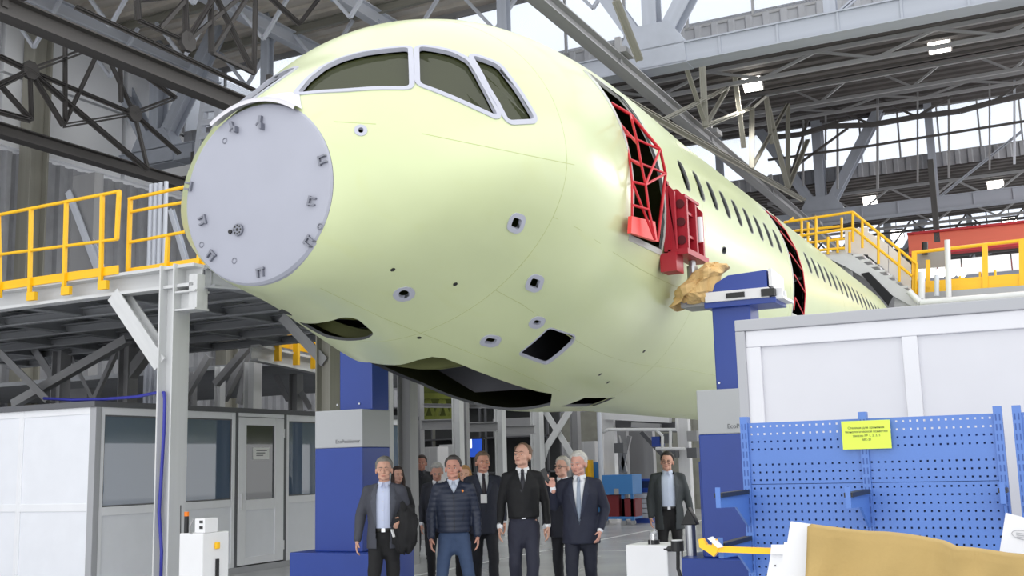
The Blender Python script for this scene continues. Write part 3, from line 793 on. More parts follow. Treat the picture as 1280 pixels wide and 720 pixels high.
lob(MB().box((-3.74,10.98,3.62),(-3.56,11.22,3.82)), 'foot_plate', M_RED2)
lob(MB().tube((-3.55,11.5,3.6),(-3.55,11.5,3.74),.06,14).tube((-3.55,11.5,3.74),(-3.55,11.5,3.8),.04,14), 'ball_socket', M_CHROME)
lob(MB().tube((-3.47,11.6,4.02),(-3.47,11.6,4.3),.035,12), 'clamp_screw', M_WHITE)

# ------------------------------------------------------------------ positioner jacks
M_JGREY = mat('jack_grey', (176,178,182), .45)
def jack(label, s, lbl_txt):
    # s=+1 port side (right in view), -1 starboard
    t = thing('positioner_jack', label, 'jack', None, (XC + s*2.51, 11.7, 0))
    def b(nm, lo, hi, m, bev=.012):
        o = MB().box(lo, hi).ob(nm, m, t); bevel(o, bev); return o
    b('base_block', (-.62,-.50,0), (.58,.50,.63), M_BLUE)
    b('pedestal', (-.36,-.33,.63), (.36,.29,1.9), M_BLUE)
    b('collar', (-.362,-.332,1.9), (.362,.292,2.37), M_JGREY)
    b('column', (-.2 if s > 0 else -.13,-.12,2.37), (.22 if s > 0 else .37,.26,3.28), M_BLUE)
    b('side_cover', (-.40,-.26,.63), (-.355,.22,1.62), M_BLUE); b('side_box', (-.40,-.2,1.62), (-.355,.16,1.93), M_JGREY)
    for x in (-.16, .18):
        MB().tube((x,-.125,2.45),(x,-.135,2.45),.012,8).ob('bolt', M_CHROME, t)
    text(lbl_txt, .066, M_DGREY, t, (.33,-.335,1.955), (PI/2,0,0), 'lettering', 'RIGHT')
    return t
jl = jack('blue and grey positioner jack left of the walking group', -1, 'EcoPositioner')
jr = jack('blue and grey positioner jack whose head holds the red bracket, beside the white partition', 1, 'EcoPositioner')
def job(mb, nm, m, bev=0):
    mb.v = [tuple(Vector(v)-jr.location) for v in mb.v]; o = fix(mb.ob(nm, m, jr))
    if bev: bevel(o, bev)
    return o
job(MB().prism([(-3.66,11.5,3.335),(-3.16,11.5,3.60),(-2.74,11.5,3.62),(-2.74,11.5,3.43),(-3.5,11.5,3.36)], (0,.5,0)), 'head_cover', M_BLUE, .006)
job(MB().box((-3.42,11.47,3.32),(-2.72,11.98,3.43)), 'slide_rail', M_WHITE, .006)
job(MB().box((-3.18,11.455,3.345),(-2.98,11.48,3.40)), 'slide_slot', M_BLACK); job(MB().box((-2.80,11.455,3.33),(-2.66,11.6,3.41)), 'slide_slot', M_BLACK)
job(MB().box((-3.44,11.5,3.26),(-2.66,12.0,3.325)), 'head_base', M_BLUE, .006)
job(MB().prism([(-2.72,11.5,3.44),(-2.72,11.5,3.63),(-2.72,12.05,3.60),(-2.72,12.05,3.40)], (.035,0,0)), 'end_plate', M_WHITE)
job(MB().box((-2.74,11.52,3.30),(-2.58,12.0,3.33)), 'end_bracket', M_WHITE); job(MB().box((-2.70,11.55,3.33),(-2.6,11.6,3.42)), 'end_bracket', M_WHITE); job(MB().box((-2.70,11.8,3.33),(-2.62,11.86,3.42)), 'end_bracket', M_WHITE)
job(MB().box((-3.72,11.55,3.3),(-3.42,11.95,3.36)), 'load_cell', M_STEELM)
# crumpled brown wrapping over the jack head
wr = MB(); cc = Vector((-3.52,11.62,3.52)); random.seed(4)
vs = []; NU, NV = 40, 22
from mathutils import noise as mnoise
for j in range(NV):
    for i in range(NU):
        th, ph = 2*PI*i/NU, PI*j/(NV-1)
        d = Vector((math.sin(ph)*math.cos(th), math.sin(ph)*math.sin(th), math.cos(ph)))
        k = 1.05 + .4*mnoise.noise(d*2.1) + .22*abs(mnoise.noise(d*5.0))
        vs.append(cc + Vector((d.x*.26*k, d.y*.26*k, d.z*.16*k)) + Vector((0,0,.18*d.x if d.z > -.4 else 0)))
wr.add(vs, [(j*NU+i, j*NU+(i+1)%NU, (j+1)*NU+(i+1)%NU, (j+1)*NU+i) for j in range(NV-1) for i in range(NU)])
fix(wr.ob('wrapping_paper', mat('kraft_wrap', (212,178,120), .75, noise=.12, nscale=12, bump=.3, bscale=14), label='crumpled brown wrapping bundled over the jack head under the red bracket', cat='wrapping'))
# ------------------------------------------------------------------ white cabin at the left
cab = thing('office_cabin', 'white panel cabin with blue-grey windows and a glazed door under the platform', 'cabin', None, (-12.3,11.25,0))
CO = cab.location.copy()
def cb(nm, lo, hi, m, bev=0.0, label=None, par=None):
    o = MB().box(Vector(lo)-CO, Vector(hi)-CO).ob(nm, m, par or cab)
    if bev: bevel(o, bev)
    if label: o['label'] = label
    return o
M_CAB = mat('cabin_white', (234,235,239), .38, noise=.03)
M_CABP = mat('cabin_panel', (230,232,238), .42, noise=.03)
XW = -12.3
cb('roof', (-16.8,11.2,2.6), (-12.27,19.9,2.68), M_DGREY)
cb('plinth', (XW-.1,11.25,0), (XW+.02,19.8,.1), M_GREY); cb('plinth', (-16.8,11.25,0), (-12.3,11.32,.1), M_GREY)
cb('corner_post', (XW-.09,11.23,0), (XW+.03,11.34,2.6), M_GREY, .01)
cb('back_wall', (-16.8,19.7,0), (-12.3,19.8,2.6), M_CABP); cb('back_wall', (-16.8,11.3,0), (-16.7,19.8,2.6), M_CABP); cb('inner_floor', (-16.7,11.3,0), (-12.4,19.7,.04), M_GREY)
secs = [(11.34,12.72,'w'),(12.72,14.18,'w'),(14.22,15.45,'d'),(15.50,16.95,'w'),(16.95,18.4,'w'),(18.4,19.75,'w')]
for y0, y1, k in secs:
    if k == 'w':
        for a, b in ((y0,y0+.075),(y1-.075,y1)): cb('stile', (XW-.05,a,.1), (XW+.012,b,2.6), M_CAB, .006)
        for z0, z1 in ((.1,.18),(1.07,1.19),(2.49,2.6)): cb('rail', (XW-.05,y0+.075,z0), (XW+.01,y1-.075,z1), M_CAB, .006)
        cb('lower_panel', (XW-.04,y0+.075,.18), (XW-.012,y1-.075,1.07), M_CABP)
        f = cb('window', (XW-.03,y0+.075,1.19), (XW-.02,y1-.075,2.49), M_GLASS)
        g = .02
        for lo, hi in (((y0+.075,1.19),(y1-.075,1.19+g)),((y0+.075,2.49-g),(y1-.075,2.49)),((y0+.075,1.19),(y0+.075+g,2.49)),((y1-.075-g,1.19),(y1-.075,2.49))):
            cb('gasket', (XW-.022,lo[0],lo[1]), (XW-.006,hi[0],hi[1]), M_DGREY, par=f)
    else:
        cb('door_jamb', (XW-.06,y0-.04,0), (XW+.016,y0+.02,2.6), M_DGREY); cb('door_jamb', (XW-.06,y1-.02,0), (XW+.016,y1+.05,2.6), M_DGREY)
        cb('door_head', (XW-.06,y0+.02,2.54), (XW+.014,y1-.02,2.6), M_CAB)
        dr = thing('door', None, None); dr.parent = cab; dr.location = Vector((XW,y0,0))-CO
        D = lambda nm, lo, hi, m: MB().box((lo[0],lo[1]-y0,lo[2]), (hi[0],hi[1]-y0,hi[2])).ob(nm, m, dr)
        for a, b in ((y0+.03,y0+.22),(y1-.26,y1-.03)): bevel(D('door_stile', (-.05,a,.12), (.025,b,2.53), M_CAB), .006)
        for z0, z1 in ((.12,.24),(1.0,1.17),(2.40,2.53)): bevel(D('door_rail', (-.05,y0+.22,z0), (.024,y1-.26,z1), M_CAB), .006)
        D('door_panel', (-.035,y0+.22,.24), (0,y1-.26,1.0), M_CABP)
        D('door_pane', (-.02,y0+.22,1.17), (-.01,y1-.26,2.40), M_GLASSD)
        D('handle', (.025,y0+.08,1.02), (.06,y0+.11,1.28), M_WHITE); D('hinge', (.02,y1-.06,.3), (.045,y1-.03,.45), M_WHITE); D('hinge', (.02,y1-.06,2.2), (.045,y1-.03,2.35), M_WHITE)
        D('notice_sheet', (-.008,y0+.42,1.83), (-.004,y0+.84,2.03), mat('paper', (232,232,230), .6))
        for i in range(3): D('notice_text', (-.004,y0+.50,1.97-.04*i), (-.0035,y0+.78-.05*i,1.985-.04*i), M_DGREY)
for i in range(3):
    x1 = -12.36-1.44*i; x0 = x1-1.44; Y = 11.25
    for a, b in ((x0,x0+.05),(x1-.05,x1)): cb('stile', (a,Y-.012,.1), (b,Y+.05,2.6), M_CAB, .006)
    for z0, z1 in ((.1,.18),(1.14,1.25),(2.5,2.6)): cb('rail', (x0+.05,Y-.01,z0), (x1-.05,Y+.05,z1), M_CAB, .006)
    cb('lower_panel', (x0+.05,Y+.005,.18), (x1-.05,Y+.03,1.14), M_CABP); cb('upper_panel', (x0+.05,Y+.005,1.25), (x1-.05,Y+.03,2.5), M_CABP)
# blue cable over the roof and down the column
pts = [at_y(55,498,11.6), at_y(90,500,11.5), at_y(130,499,11.4), at_y(170,496,11.2), at_y(195,491,10.9), at_y(205,491,10.72), at_y(206,500,10.7), at_y(205,540,10.7), at_y(202,590,10.7), at_y(199,640,10.7), at_y(202,690,10.7), at_y(201,725,10.7)]
MB().path(pts, .022, 8).ob('power_cable', mat('cable_blue', (54,58,160), .5), smooth=True, label='blue cable crossing the cabin roof and hanging down the platform column', cat='cable')

# ------------------------------------------------------------------ elevated work platform at the left
pf = thing('work_platform', 'high grey steel work platform beside the nose, on a pale column', 'platform', None, (-10.43,10.8,0))
def pm(nm, m, p, q, w, h, prof='box', up=(0,0,1)): return member(pf, nm, m, p, q, w, h, prof, up)
pm('edge_beam', M_PLAT, (-21,10.8,4.2), (-10.02,10.8,4.2), .2, .30, 'C')
pm('column', M_PLAT, (-10.43,10.8,0), (-10.43,10.8,4.36), .30, .26, 'I', (1,0,0))
pm('knee_brace', M_PLAT, (-11.45,10.8,4.06), (-10.56,10.8,3.05), .22, .22, 'I', (0,1,0))
pm('bracket_beam', M_PLAT, (-10.3,10.8,3.86), (-9.95,10.8,3.86), .26, .26, 'I')
pm('bracket_post', M_PLAT, (-10.02,10.8,3.75), (-10.02,10.8,4.2), .14, .2)
pf_poly = [(-21,10.9),(-10.0,10.9),(-9.35,11.9),(-8.75,13.2),(-8.75,17.0),(-21,17.0)]
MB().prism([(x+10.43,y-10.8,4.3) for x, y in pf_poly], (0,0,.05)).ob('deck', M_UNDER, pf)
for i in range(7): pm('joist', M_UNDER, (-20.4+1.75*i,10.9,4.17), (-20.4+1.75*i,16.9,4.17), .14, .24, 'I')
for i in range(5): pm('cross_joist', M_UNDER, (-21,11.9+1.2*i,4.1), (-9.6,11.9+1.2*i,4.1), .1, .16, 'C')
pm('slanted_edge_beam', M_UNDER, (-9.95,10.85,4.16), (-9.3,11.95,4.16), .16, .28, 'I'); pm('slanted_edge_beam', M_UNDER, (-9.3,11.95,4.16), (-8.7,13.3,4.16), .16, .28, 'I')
for px, y in ((76,15.4),(160,15.4),(410,13.2)):
    p = at_y(px, 470, y); pm('column', M_STEELM if px < 400 else M_OLIVE, (p.x,y,0), (p.x,y,4.1), .26, .26, 'I', (1,0,0))
for a, b, y, w in (((-6,432),(62,500),13.6,.13),((18,505),(160,424),13.9,.15),((40,428),(75,480),15.4,.16),((80,425),(118,500),15.6,.09),((118,500),(150,430),15.6,.09),((162,470),(200,420),15.4,.2),((356,396),(409,453),13.2,.16)):
    pm('cross_brace', M_STEELM, at_y(*a,y), at_y(*b,y), w, w, 'L', (0,1,0))
def guard_rail(label, px_tops, px_mids, posts, toe, base_z, Y, endloop=None):
    t = thing('guard_rail', label, 'railing', None, at_y(*px_tops[0], Y))
    z_top = [at_y(*p, Y) for p in px_tops]
    member(t, 'top_rail', M_YEL, z_top[0], z_top[1], .05, .05, 'tube')
    for m0, m1 in px_mids: member(t, 'mid_rail', M_YEL, at_y(*m0, Y), at_y(*m1, Y), .045, .045, 'tube')
    for a, b in posts: member(t, 'post', M_YEL, at_y(*a, Y), at_y(*b, Y), .048, .048, 'box')
    for a, b in toe: member(t, 'toe_board', M_YEL, at_y(*a, Y+.03), at_y(*b, Y+.03), .02, .12)
    return t
YR = 10.66
gr = guard_rail('left yellow guard rail with a looped end on the high platform', ((-60,280),(150,239)), (((-60,326),(147,299)),),
    [((-2,268),(0,372)),((39,262),(37,369)),((83,254),(80,364)),((128,245),(126,356)),((149,239),(146,299))], [((-60,366),(148,337))], 4.35, YR)
for px, py in ((37,370),(80,363),(126,356)):
    p = at_y(px, py, YR)-gr.location; MB().box(p+Vector((-.03,-.03,-.07)), p+Vector((.13,.03,.05))).ob('clamp_foot', M_YEL, gr)
guard_rail('yellow guard rail running behind the grey nose disc', ((161,249),(262,227)), (((162,265),(262,247)),((162,303),(262,284))),
    [((163,249),(160,343)),((210,296),(208,336)),((250,305),(248,334))], [((160,341),(262,326))], 4.35, YR+.25)
tbn = thing('tube_stack', 'long pale tubes lying on the deck behind the left guard rail', 'tubes', None, (-13.5,12.4,4.35))
for k in range(6):
    x = -15.4+.42*k; member(tbn, 'tube', M_WHITE, (x,11.6+.1*k,4.41), (x+.9,16.5,4.41), .11, .11, 'tube')
# second platform farther back
p2 = thing('work_platform', 'farther platform edge with yellow toe board seen under the first deck', 'platform', None, (-13.9,17.5,0))
b0, b1 = at_x(318,441,-13.9), at_x(402,459,-13.9)
member(p2, 'edge_beam', M_PLAT, b0, b1, .2, .32, 'C'); member(p2, 'toe_board', M_YEL, b0+Vector((-.02,.8,.33)), b1+Vector((-.02,0,.40)), .03, .3)
for k in range(3):
    q = b0.lerp(b1, .25+.27*k); member(p2, 'rail_foot', M_YEL, q+Vector((.14,0,-.1)), q+Vector((.14,0,.5)), .12, .08)
MB().box((-14.5,.9,b0.z-.05), (-.2,8.6,b0.z+.05)).ob('deck', M_UNDER, p2)  # wide deck added to keep the space beneath it dark
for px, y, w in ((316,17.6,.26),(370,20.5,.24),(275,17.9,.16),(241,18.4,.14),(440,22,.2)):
    q = at_y(px,470,y); member(p2, 'column', M_PLAT if px in (316,275) else M_STEELM, (q.x,y,0), (q.x,y,b0.z-.05), w, w, 'I', (1,0,0))
for a, b, y in (((226,505),(262,445),17.9),((270,480),(312,432),17.6),((284,490),(310,440),18.2),((300,505),(312,450),18.6),((340,455),(362,500),20.5),((378,490),(390,510),20.5),((280,500),(296,470),19)):
    member(p2, 'cross_brace', M_STEELM, at_y(*a,y), at_y(*b,y), .14, .14, 'L', (0,1,0))
# storage racks in the dark under the platforms
def shelf_rack(label, x, y, w, d, h, rz=0, nsh=4, m=M_DGREY):
    t = thing('storage_rack', label, 'rack', None, (x,y,0), rz)
    for sx in (0, w):
        for sy in (0, d): MB().box((sx-.03,sy-.03,0), (sx+.03,sy+.03,h)).ob('upright', m, t)
    for i in range(nsh): MB().box((-.03,-.03,.3+(h-.4)*i/(nsh-1)), (w+.03,d+.03,.34+(h-.4)*i/(nsh-1))).ob('shelf', m, t)
    return t
for i in range(6):
    x = -27.6+2.3*i; shelf_rack('tall dark storage rack deep under the rear platform, %s from the side wall' % ['first','second','third','fourth','fifth','last'][i], x, 30, 2.1, .9, 3.6)
    MB().box((.0,.85,.05), (2.1,.9,3.55)).ob('rack_back', mat('rack_back_grey', (74,75,76), .8), bpy.data.objects['storage_rack' if i == 0 else 'storage_rack.%03d' % i])
random.seed(11)
ORD = ['first','second','third','fourth','fifth','last']
for i in range(6):
    k = (2,1,2,3,1,2,1)[i]; z = .34+3.2*k/3
    if k == 3: z = 3.54
    o = MB().box((0,0,0), (random.uniform(.9,1.5),.6,.55)).ob('storage_box', random.choice((M_STEELM, M_WHITE, M_CORR)), label='storage box on a shelf of the %s dark rack from the side wall' % ORD[i], cat='box'); o.location = (-27.4+2.3*i,30.1,z)

# ------------------------------------------------------------------ white partition room at the right
YP = 7.8
pr = thing('partition_room', 'tall white panelled partition with a grey top edge behind the blue rack', 'partition', None, (-2.1,YP,0))
PO = pr.location.copy()
def pb(nm, lo, hi, m, bev=.006):
    o = MB().box(Vector(lo)-PO, Vector(hi)-PO).ob(nm, m, pr)
    if bev: bevel(o, bev)
    return o
ax = lambda px: at_y(px, 450, YP).x
M_PART = mat('partition_white', (212,212,216), .4, noise=.02); M_PARTP = mat('partition_panel', (203,203,208), .42, noise=.02)
pb('corner_post', (ax(922),YP-.03,0), (ax(934),YP+.09,2.549), M_GREY); pb('top_edge', (ax(922),YP-.03,2.55), (3,YP+.1,2.632), M_GREY)
pb('top_rail', (ax(934),YP-.012,2.43), (3,YP+.06,2.55), M_PART)
xs = [ax(933)]; w = ax(1139)-ax(942)
edges = [(ax(933),ax(952)),(ax(1129),ax(1149))] + [(ax(1129)+w*k, ax(1149)+w*k) for k in (1,2,3)]
for a, b in edges: pb('stile', (a,YP-.012,.1), (b,YP+.06,2.43), M_PART)
for (a, b), (c, d) in zip(edges[:-1], edges[1:]): pb('wall_panel', (b,YP+.012,.1), (c,YP+.05,2.43), M_PARTP, 0)
pb('plinth', (ax(933),YP,0), (3,YP+.05,.1), M_GREY); pb('side_wall', (ax(924),YP+.09,0), (ax(924)+.06,YP+3,2.6), M_PARTP, 0); pb('back_wall', (ax(924),YP+2.95,0), (3,YP+3,2.6), M_PARTP, 0); pb('roof', (ax(924),YP+.1,2.55), (3,YP+3,2.6), M_GREY, 0)

# ------------------------------------------------------------------ blue perforated racks
YB = 6.0
def perforated(x0, x1, z0, z1, nx, nz, skip, y, hs=.005):
    mb = MB(); dx, dz = (x1-x0)/nx, (z1-z0)/nz; t = .003
    for j in range(nz):
        for i in range(nx):
            a, b, c, d = x0+i*dx, x0+(i+1)*dx, z0+j*dz, z0+(j+1)*dz
            if skip(i, j):
                mb.add([(a,y,c),(b,y,c),(b,y,d),(a,y,d)], [(0,1,2,3)]); continue
            cx, cz = (a+b)/2, (c+d)/2; H = [(cx-hs,cz-hs),(cx+hs,cz-hs),(cx+hs,cz+hs),(cx-hs,cz+hs)]
            vs = [(a,y,c),(b,y,c),(b,y,d),(a,y,d)] + [(u,y,v) for u, v in H] + [(u,y+t,v) for u, v in H]
            mb.add(vs, [(0,1,5,4),(1,2,6,5),(2,3,7,6),(3,0,4,7),(4,5,9,8),(5,6,10,9),(6,7,11,10),(7,4,8,11)])
    return mb
def peg_rack(label, x0, xm, x1, ztop, mid=True):
    t = thing('perforated_rack', label, 'rack', None, (x0,YB,0))
    def add(mb, nm, m):
        mb.v = [tuple(Vector(v)-t.location) for v in mb.v]; return mb.ob(nm, m, t)
    spans = [(x0+.02,xm-.012),(xm+.012,x1-.02)] if mid else [(x0+.02,x1-.02)]
    for a, b in spans:
        n = round((b-a)/.0345)
        add(perforated(a, b, ztop-.33, ztop, n, 8, lambda i, j: j == 3, YB), 'perforated_panel', M_RACK)
        add(perforated(a, b, ztop-.33-.79, ztop-.333, n, 19, lambda i, j: False, YB), 'perforated_panel', M_RACK)
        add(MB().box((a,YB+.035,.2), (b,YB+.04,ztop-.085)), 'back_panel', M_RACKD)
        add(MB().box((a,YB-.001,.2), (b,YB+.003,ztop-1.125)), 'lower_panel', M_RACK)
    for x in ([x0, xm, x1] if mid else [x0, x1]):
        pb_ = MB().box((x-.02,YB-.016,0), (x+.02,YB+.05,ztop+.035)); add(pb_, 'upright', M_RACK)
        sl = MB()
        for k in range(22):
            z = ztop - .02 - .05*k
            for dx in (-.009, .009): sl.box((x+dx-.003,YB-.0175,z-.016), (x+dx+.003,YB-.0155,z+.016))
        s = add(sl, 'slots', M_RACKD); s['kind'] = 'stuff'
    return t
X0, XM, X1 = at_y(932,560,YB).x, at_y(1081,560,YB).x, at_y(1251,560,YB).x
rk = peg_rack('blue perforated tool rack with a yellow notice, in front of the white partition', X0, XM, X1, 1.835)
rk2 = peg_rack('second blue perforated rack, cut off by the right edge', at_y(1275,560,YB).x, 0, at_y(1275,560,YB).x+.65, 1.835, False)
# brackets plugged into the uprights, reaching towards the viewer
def bracket(label, x, z, L=.55, pad=True):
    t = thing('shelf_bracket', label, 'bracket', None, (x,YB-.02,z))
    fix(MB().prism([(-.006,0,0),(-.006,-L,.0),(-.006,-L,-.05),(-.006,-L*.45,-.06),(-.006,-.03,-.17),(-.006,0,-.17)], (.012,0,0)).ob('arm', M_RACK, t))
    MB().box((-.012,-L-.008,-.05), (.012,-L,.05)).ob('end_stop', M_RACK, t)
    if pad: MB().box((-.02,-L,0), (.02,-.03,.022)).ob('rubber_pad', M_BLACK, t)
    return t
bracket('blue bracket with black pad on the left post of the rack, upper one', X0-.0, 1.455)
bracket('blue bracket with black pad at the middle post of the rack', XM, 1.45)
bracket('blue bracket end at the right post of the rack', X1, 1.45, .18)
bracket('lower blue bracket on the left post, under the yellow bar', X0, 1.21, .55, True)
# notice
nt_ = thing('notice_plate', 'yellow-green notice plate fixed at the top middle of the blue rack', 'sign', None, at_y(1083,543,YB-.03))
NA, NB = at_y(1054,562,YB-.03)-nt_.location, at_y(1112,524.5,YB-.03)-nt_.location
MB().box((NA.x,-.003,NA.z), (NB.x,.003,NB.z)).ob('plate', mat('notice_lime', (206,224,74), .5), nt_)
text('Стеллаж для хранения\nтехнологической оснастки\nзаказы № 1, 2, 3, 5\nМС-21', .0165, mat('notice_ink', (96,104,60), .6), nt_, (0,-.004,.03), (PI/2,0,0), 'lettering', 'CENTER', 1.25)
# yellow clamp bar lying on the lower bracket
cl = thing('clamp_bar', 'yellow clamp bar with a hooked end lying across the lower blue bracket', 'bar', None, (-1.5,5.33,1.23))
YC = 5.35
bar0, bar1 = at_y(888,686,YC), at_y(1000,690,YC)
def clo(mb, nm, m):
    mb.v = [tuple(Vector(v)-cl.location) for v in mb.v]; return fix(mb.ob(nm, m, cl))
clo(MB().bar(bar0, bar1, .03, .028), 'bar', M_YEL)
clo(MB().prism([at_y(px,py,YC-.02) for px, py in ((873,674),(878,673),(883,681),(890,682),(890,676),(894,674),(899,683),(896,690),(892,696),(884,690),(874,684))], (0,.035,0)), 'hook_jaw', M_YEL)
clo(MB().prism([at_y(px,py,YC-.03) for px, py in ((884,673),(889,671),(903,684),(897,685))], (0,.03,0)), 'clamp_pad', M_WHITE)
wb = thing('white_bracket_plate', 'white slotted plate hooked over the yellow bar', 'plate', None, at_y(975,700,5.3))
def wbo(mb, nm, m):
    mb.v = [tuple(Vector(v)-wb.location) for v in mb.v]; return fix(mb.ob(nm, m, wb))
wbo(MB().prism([at_y(px,py,5.32) for px, py in ((965,681),(985,681),(984,695),(976,728),(957,728),(963,695))], (0,.012,0)), 'plate', M_WHITE)
wbo(MB().prism([at_y(px,py,5.30) for px, py in ((964,681),(986,681),(985,693),(963,693))], (0,.02,0)), 'fold', M_WHITE)
wbo(MB().tube(at_y(969,707,5.318), at_y(969,707,5.316), .004, 8), 'hole', M_BLACK)

# ------------------------------------------------------------------ foreground board under a tan cloth
YF = 3.7
fb = thing('covered_board', 'white edged board standing in the right foreground, draped with a tan cover', 'board', None, at_y(1000,720,YF))
def fo(mb, nm, m, sm=False):
    mb.v = [tuple(Vector(v)-fb.location) for v in mb.v]; return fix(mb.ob(nm, m, fb, sm))
fo(MB().prism([at_y(px,py,YF) for px, py in ((988,652),(1016,656),(1012,690),(1008,730),(970,900),(930,900),(975,740),(980,678),(984,678))], (0,.02,0)), 'board_edge', M_WHITE)
tl, br = at_y(1014,656,YF), at_y(1300,694,YF)
fo(MB().box((tl.x,YF+.0,.75), (.4,YF+.25,tl.z-.14)), 'board_core', M_WHITE)
top_px = [(1012,655),(1030,657.5),(1050,660),(1085,664),(1105,664.5),(1130,667),(1155,671),(1180,676),(1195,683),(1215,684.5),(1240,688),(1258,691),(1280,693),(1310,694)]
NU, NV = 60, 34; cvs = []
for j in range(NV):
    v = j/(NV-1)
    for i in range(NU):
        u = i/(NU-1); px = 1012 + 298*u
        py = np.interp(px, [p[0] for p in top_px], [p[1] for p in top_px])
        top = at_y(px, py, YF-.02)
        if v < .2:   # over the top, falling to the rear
            s = (.2-v)/.2; p = top + Vector((0, .28*s, -.02*s*s - .05*s))
        else:
            s = (v-.2)/.8
            fold = .026*math.sin(u*21 + s*4 + 2*math.sin(u*7)) * min(1, s*2) + .022*mnoise.noise(Vector((u*9 + s*3, s*5, 1.3)))
            drag = .02*max(0, 1-abs((px-1196+ 60*s)/26))*(1-s*.6)
            p = top + Vector((.03*math.sin(s*3+u*4)*s - .05*s, -.03-.05*s - fold - drag, -.62*s))
            p.x -= .012*s
        cvs.append(p)
cmb = MB(); cmb.add(cvs, [(j*NU+i, j*NU+i+1, (j+1)*NU+i+1, (j+1)*NU+i) for j in range(NV-1) for i in range(NU-1)])
co = fo(cmb, 'cover_cloth', mat('tan_canvas', (170,144,90), .85, noise=.06, nscale=8, bump=.12, bscale=60), True)
so = co.modifiers.new('thick', 'SOLIDIFY'); so.thickness = .004
# white plate with an oval print at the right edge
wp = thing('printed_plate', 'tilted white plate with a faint oval print at the lower right edge', 'plate', None, at_y(1270,665,4.3))
def wpo(mb, nm, m):
    mb.v = [tuple(Vector(v)-wp.location) for v in mb.v]; return fix(mb.ob(nm, m, wp))
wpo(MB().prism([at_y(px,py,4.3) for px, py in ((1257,641),(1310,655),(1303,715),(1247,705))], (0,.012,0)), 'plate', M_WHITE)
oc = at_y(1279,669,4.298); ell = [oc + Vector((.036*math.cos(t), -.002, .016*math.sin(t)-.006*math.cos(t))) for t in [2*PI*i/24 for i in range(25)]]
wpo(MB().path(ell, .0012, 5), 'oval_print', M_GREY)
for k in range(3): wpo(MB().bar(oc+Vector((-.022,-.002,.008-.007*k)), oc+Vector((.024,-.002,.002-.007*k)), .002, .0025), 'print_line', M_GREY)

# ------------------------------------------------------------------ light-curtain posts on the floor
bl = thing('safety_post', 'white sensor post with an orange-capped beacon in front of the cabin door', 'post', None, (-7.2,7.9,0))
bevel(MB().box((-.16,-.15,0), (.12,.2,1.10)).ob('body', M_WHITE, bl), .01)
MB().box((-.17,-.16,0), (.13,.21,.05)).ob('foot', M_GREY, bl)
bevel(MB().box((.0,-.13,1.10), (.12,.05,1.23)).ob('muting_lamp_box', M_WHITE, bl), .008)
for z in (1.15,1.20): MB().box((.06,-.133,z-.012), (.10,-.128,z+.012)).ob('lens', M_BLACK, bl)
MB().path([(-.02,-.13,1.22),(-.035,-.15,1.16),(-.03,-.15,1.10),(.0,-.14,1.09)], .008, 8).ob('conduit', M_STEELM, bl)
MB().tube((-.125,-.1,1.10),(-.125,-.1,1.25),.021,12).ob('beacon_stem', M_BLACK, bl); MB().tube((-.125,-.1,1.25),(-.125,-.1,1.29),.022,12).ob('beacon_cap', mat('beacon_amber', (226,120,20), .3), bl)
MB().path([(-.16,-.13,.9),(-.165,-.13,1.1),(-.18,-.12,1.35)], .005, 6).ob('antenna', M_BLACK, bl)
bevel(MB().box((.12,.0,.95),(.15,.05,1.01)).ob('stop_button', M_YEL, bl), .008); MB().box((.12,.02,.6),(.14,.05,.86)).ob('cable_duct', M_BLACK, bl)
br_ = thing('safety_post', 'low white sensor post with a clear beacon, in front of the right jack', 'post', None, (-3.17,8.8,0))
bevel(MB().box((-.19,-.16,0), (.17,.2,.965)).ob('body', M_WHITE, br_), .01); MB().box((-.2,-.17,0), (.18,.21,.05)).ob('foot', M_GREY, br_)
MB().tube((.02,-.05,.965),(.02,-.05,1.0),.048,16).ob('beacon_base', M_BLACK, br_)
MB().tube((.02,-.05,1.0),(.02,-.05,1.05),.04,16,0,.036).ball((.02,-.05,1.05),(.036,.036,.03),14,8).ob('beacon_dome', glass_mat('clear_dome', (220,222,226), .3, .2), br_)
MB().tube((.14,-.14,.935),(.24,-.14,.935),.022,10).ob('sensor_arm', M_BLACK, br_); MB().tube((.25,-.14,.92),(.25,-.14,1.0),.052,14).ob('sensor_head', M_BLACK, br_); MB().tube((.25,-.14,1.0),(.25,-.14,1.008),.045,14).ob('sensor_lens', M_WHITE, br_)
MB().path([(.25,-.13,.92),(.24,-.12,.78),(.27,-.12,.68),(.25,-.12,.6)], .016, 8).ob('cable', M_BLACK, br_)
MB().tube((.01,-.1,.965),(.01,-.1,1.0),.004,6).ob('pin', M_STEELM, br_)
_q = at_d(865,700,11.7); sp = thing('steel_tube_post', 'shiny tubular post standing between the sensor post and the right jack', 'post', None, (_q.x,_q.y,0))
MB().tube((0,0,0),(0,0,.95),.055,18).ob('tube', M_CHROME, sp); bevel(MB().prism([(-.09,-.06,.95),(.09,-.06,.95),(.06,-.06,1.03),(.0,-.06,1.14),(-.05,-.06,1.03)], (0,.12,0)).ob('clamp_head', M_BLACK, sp), .01)

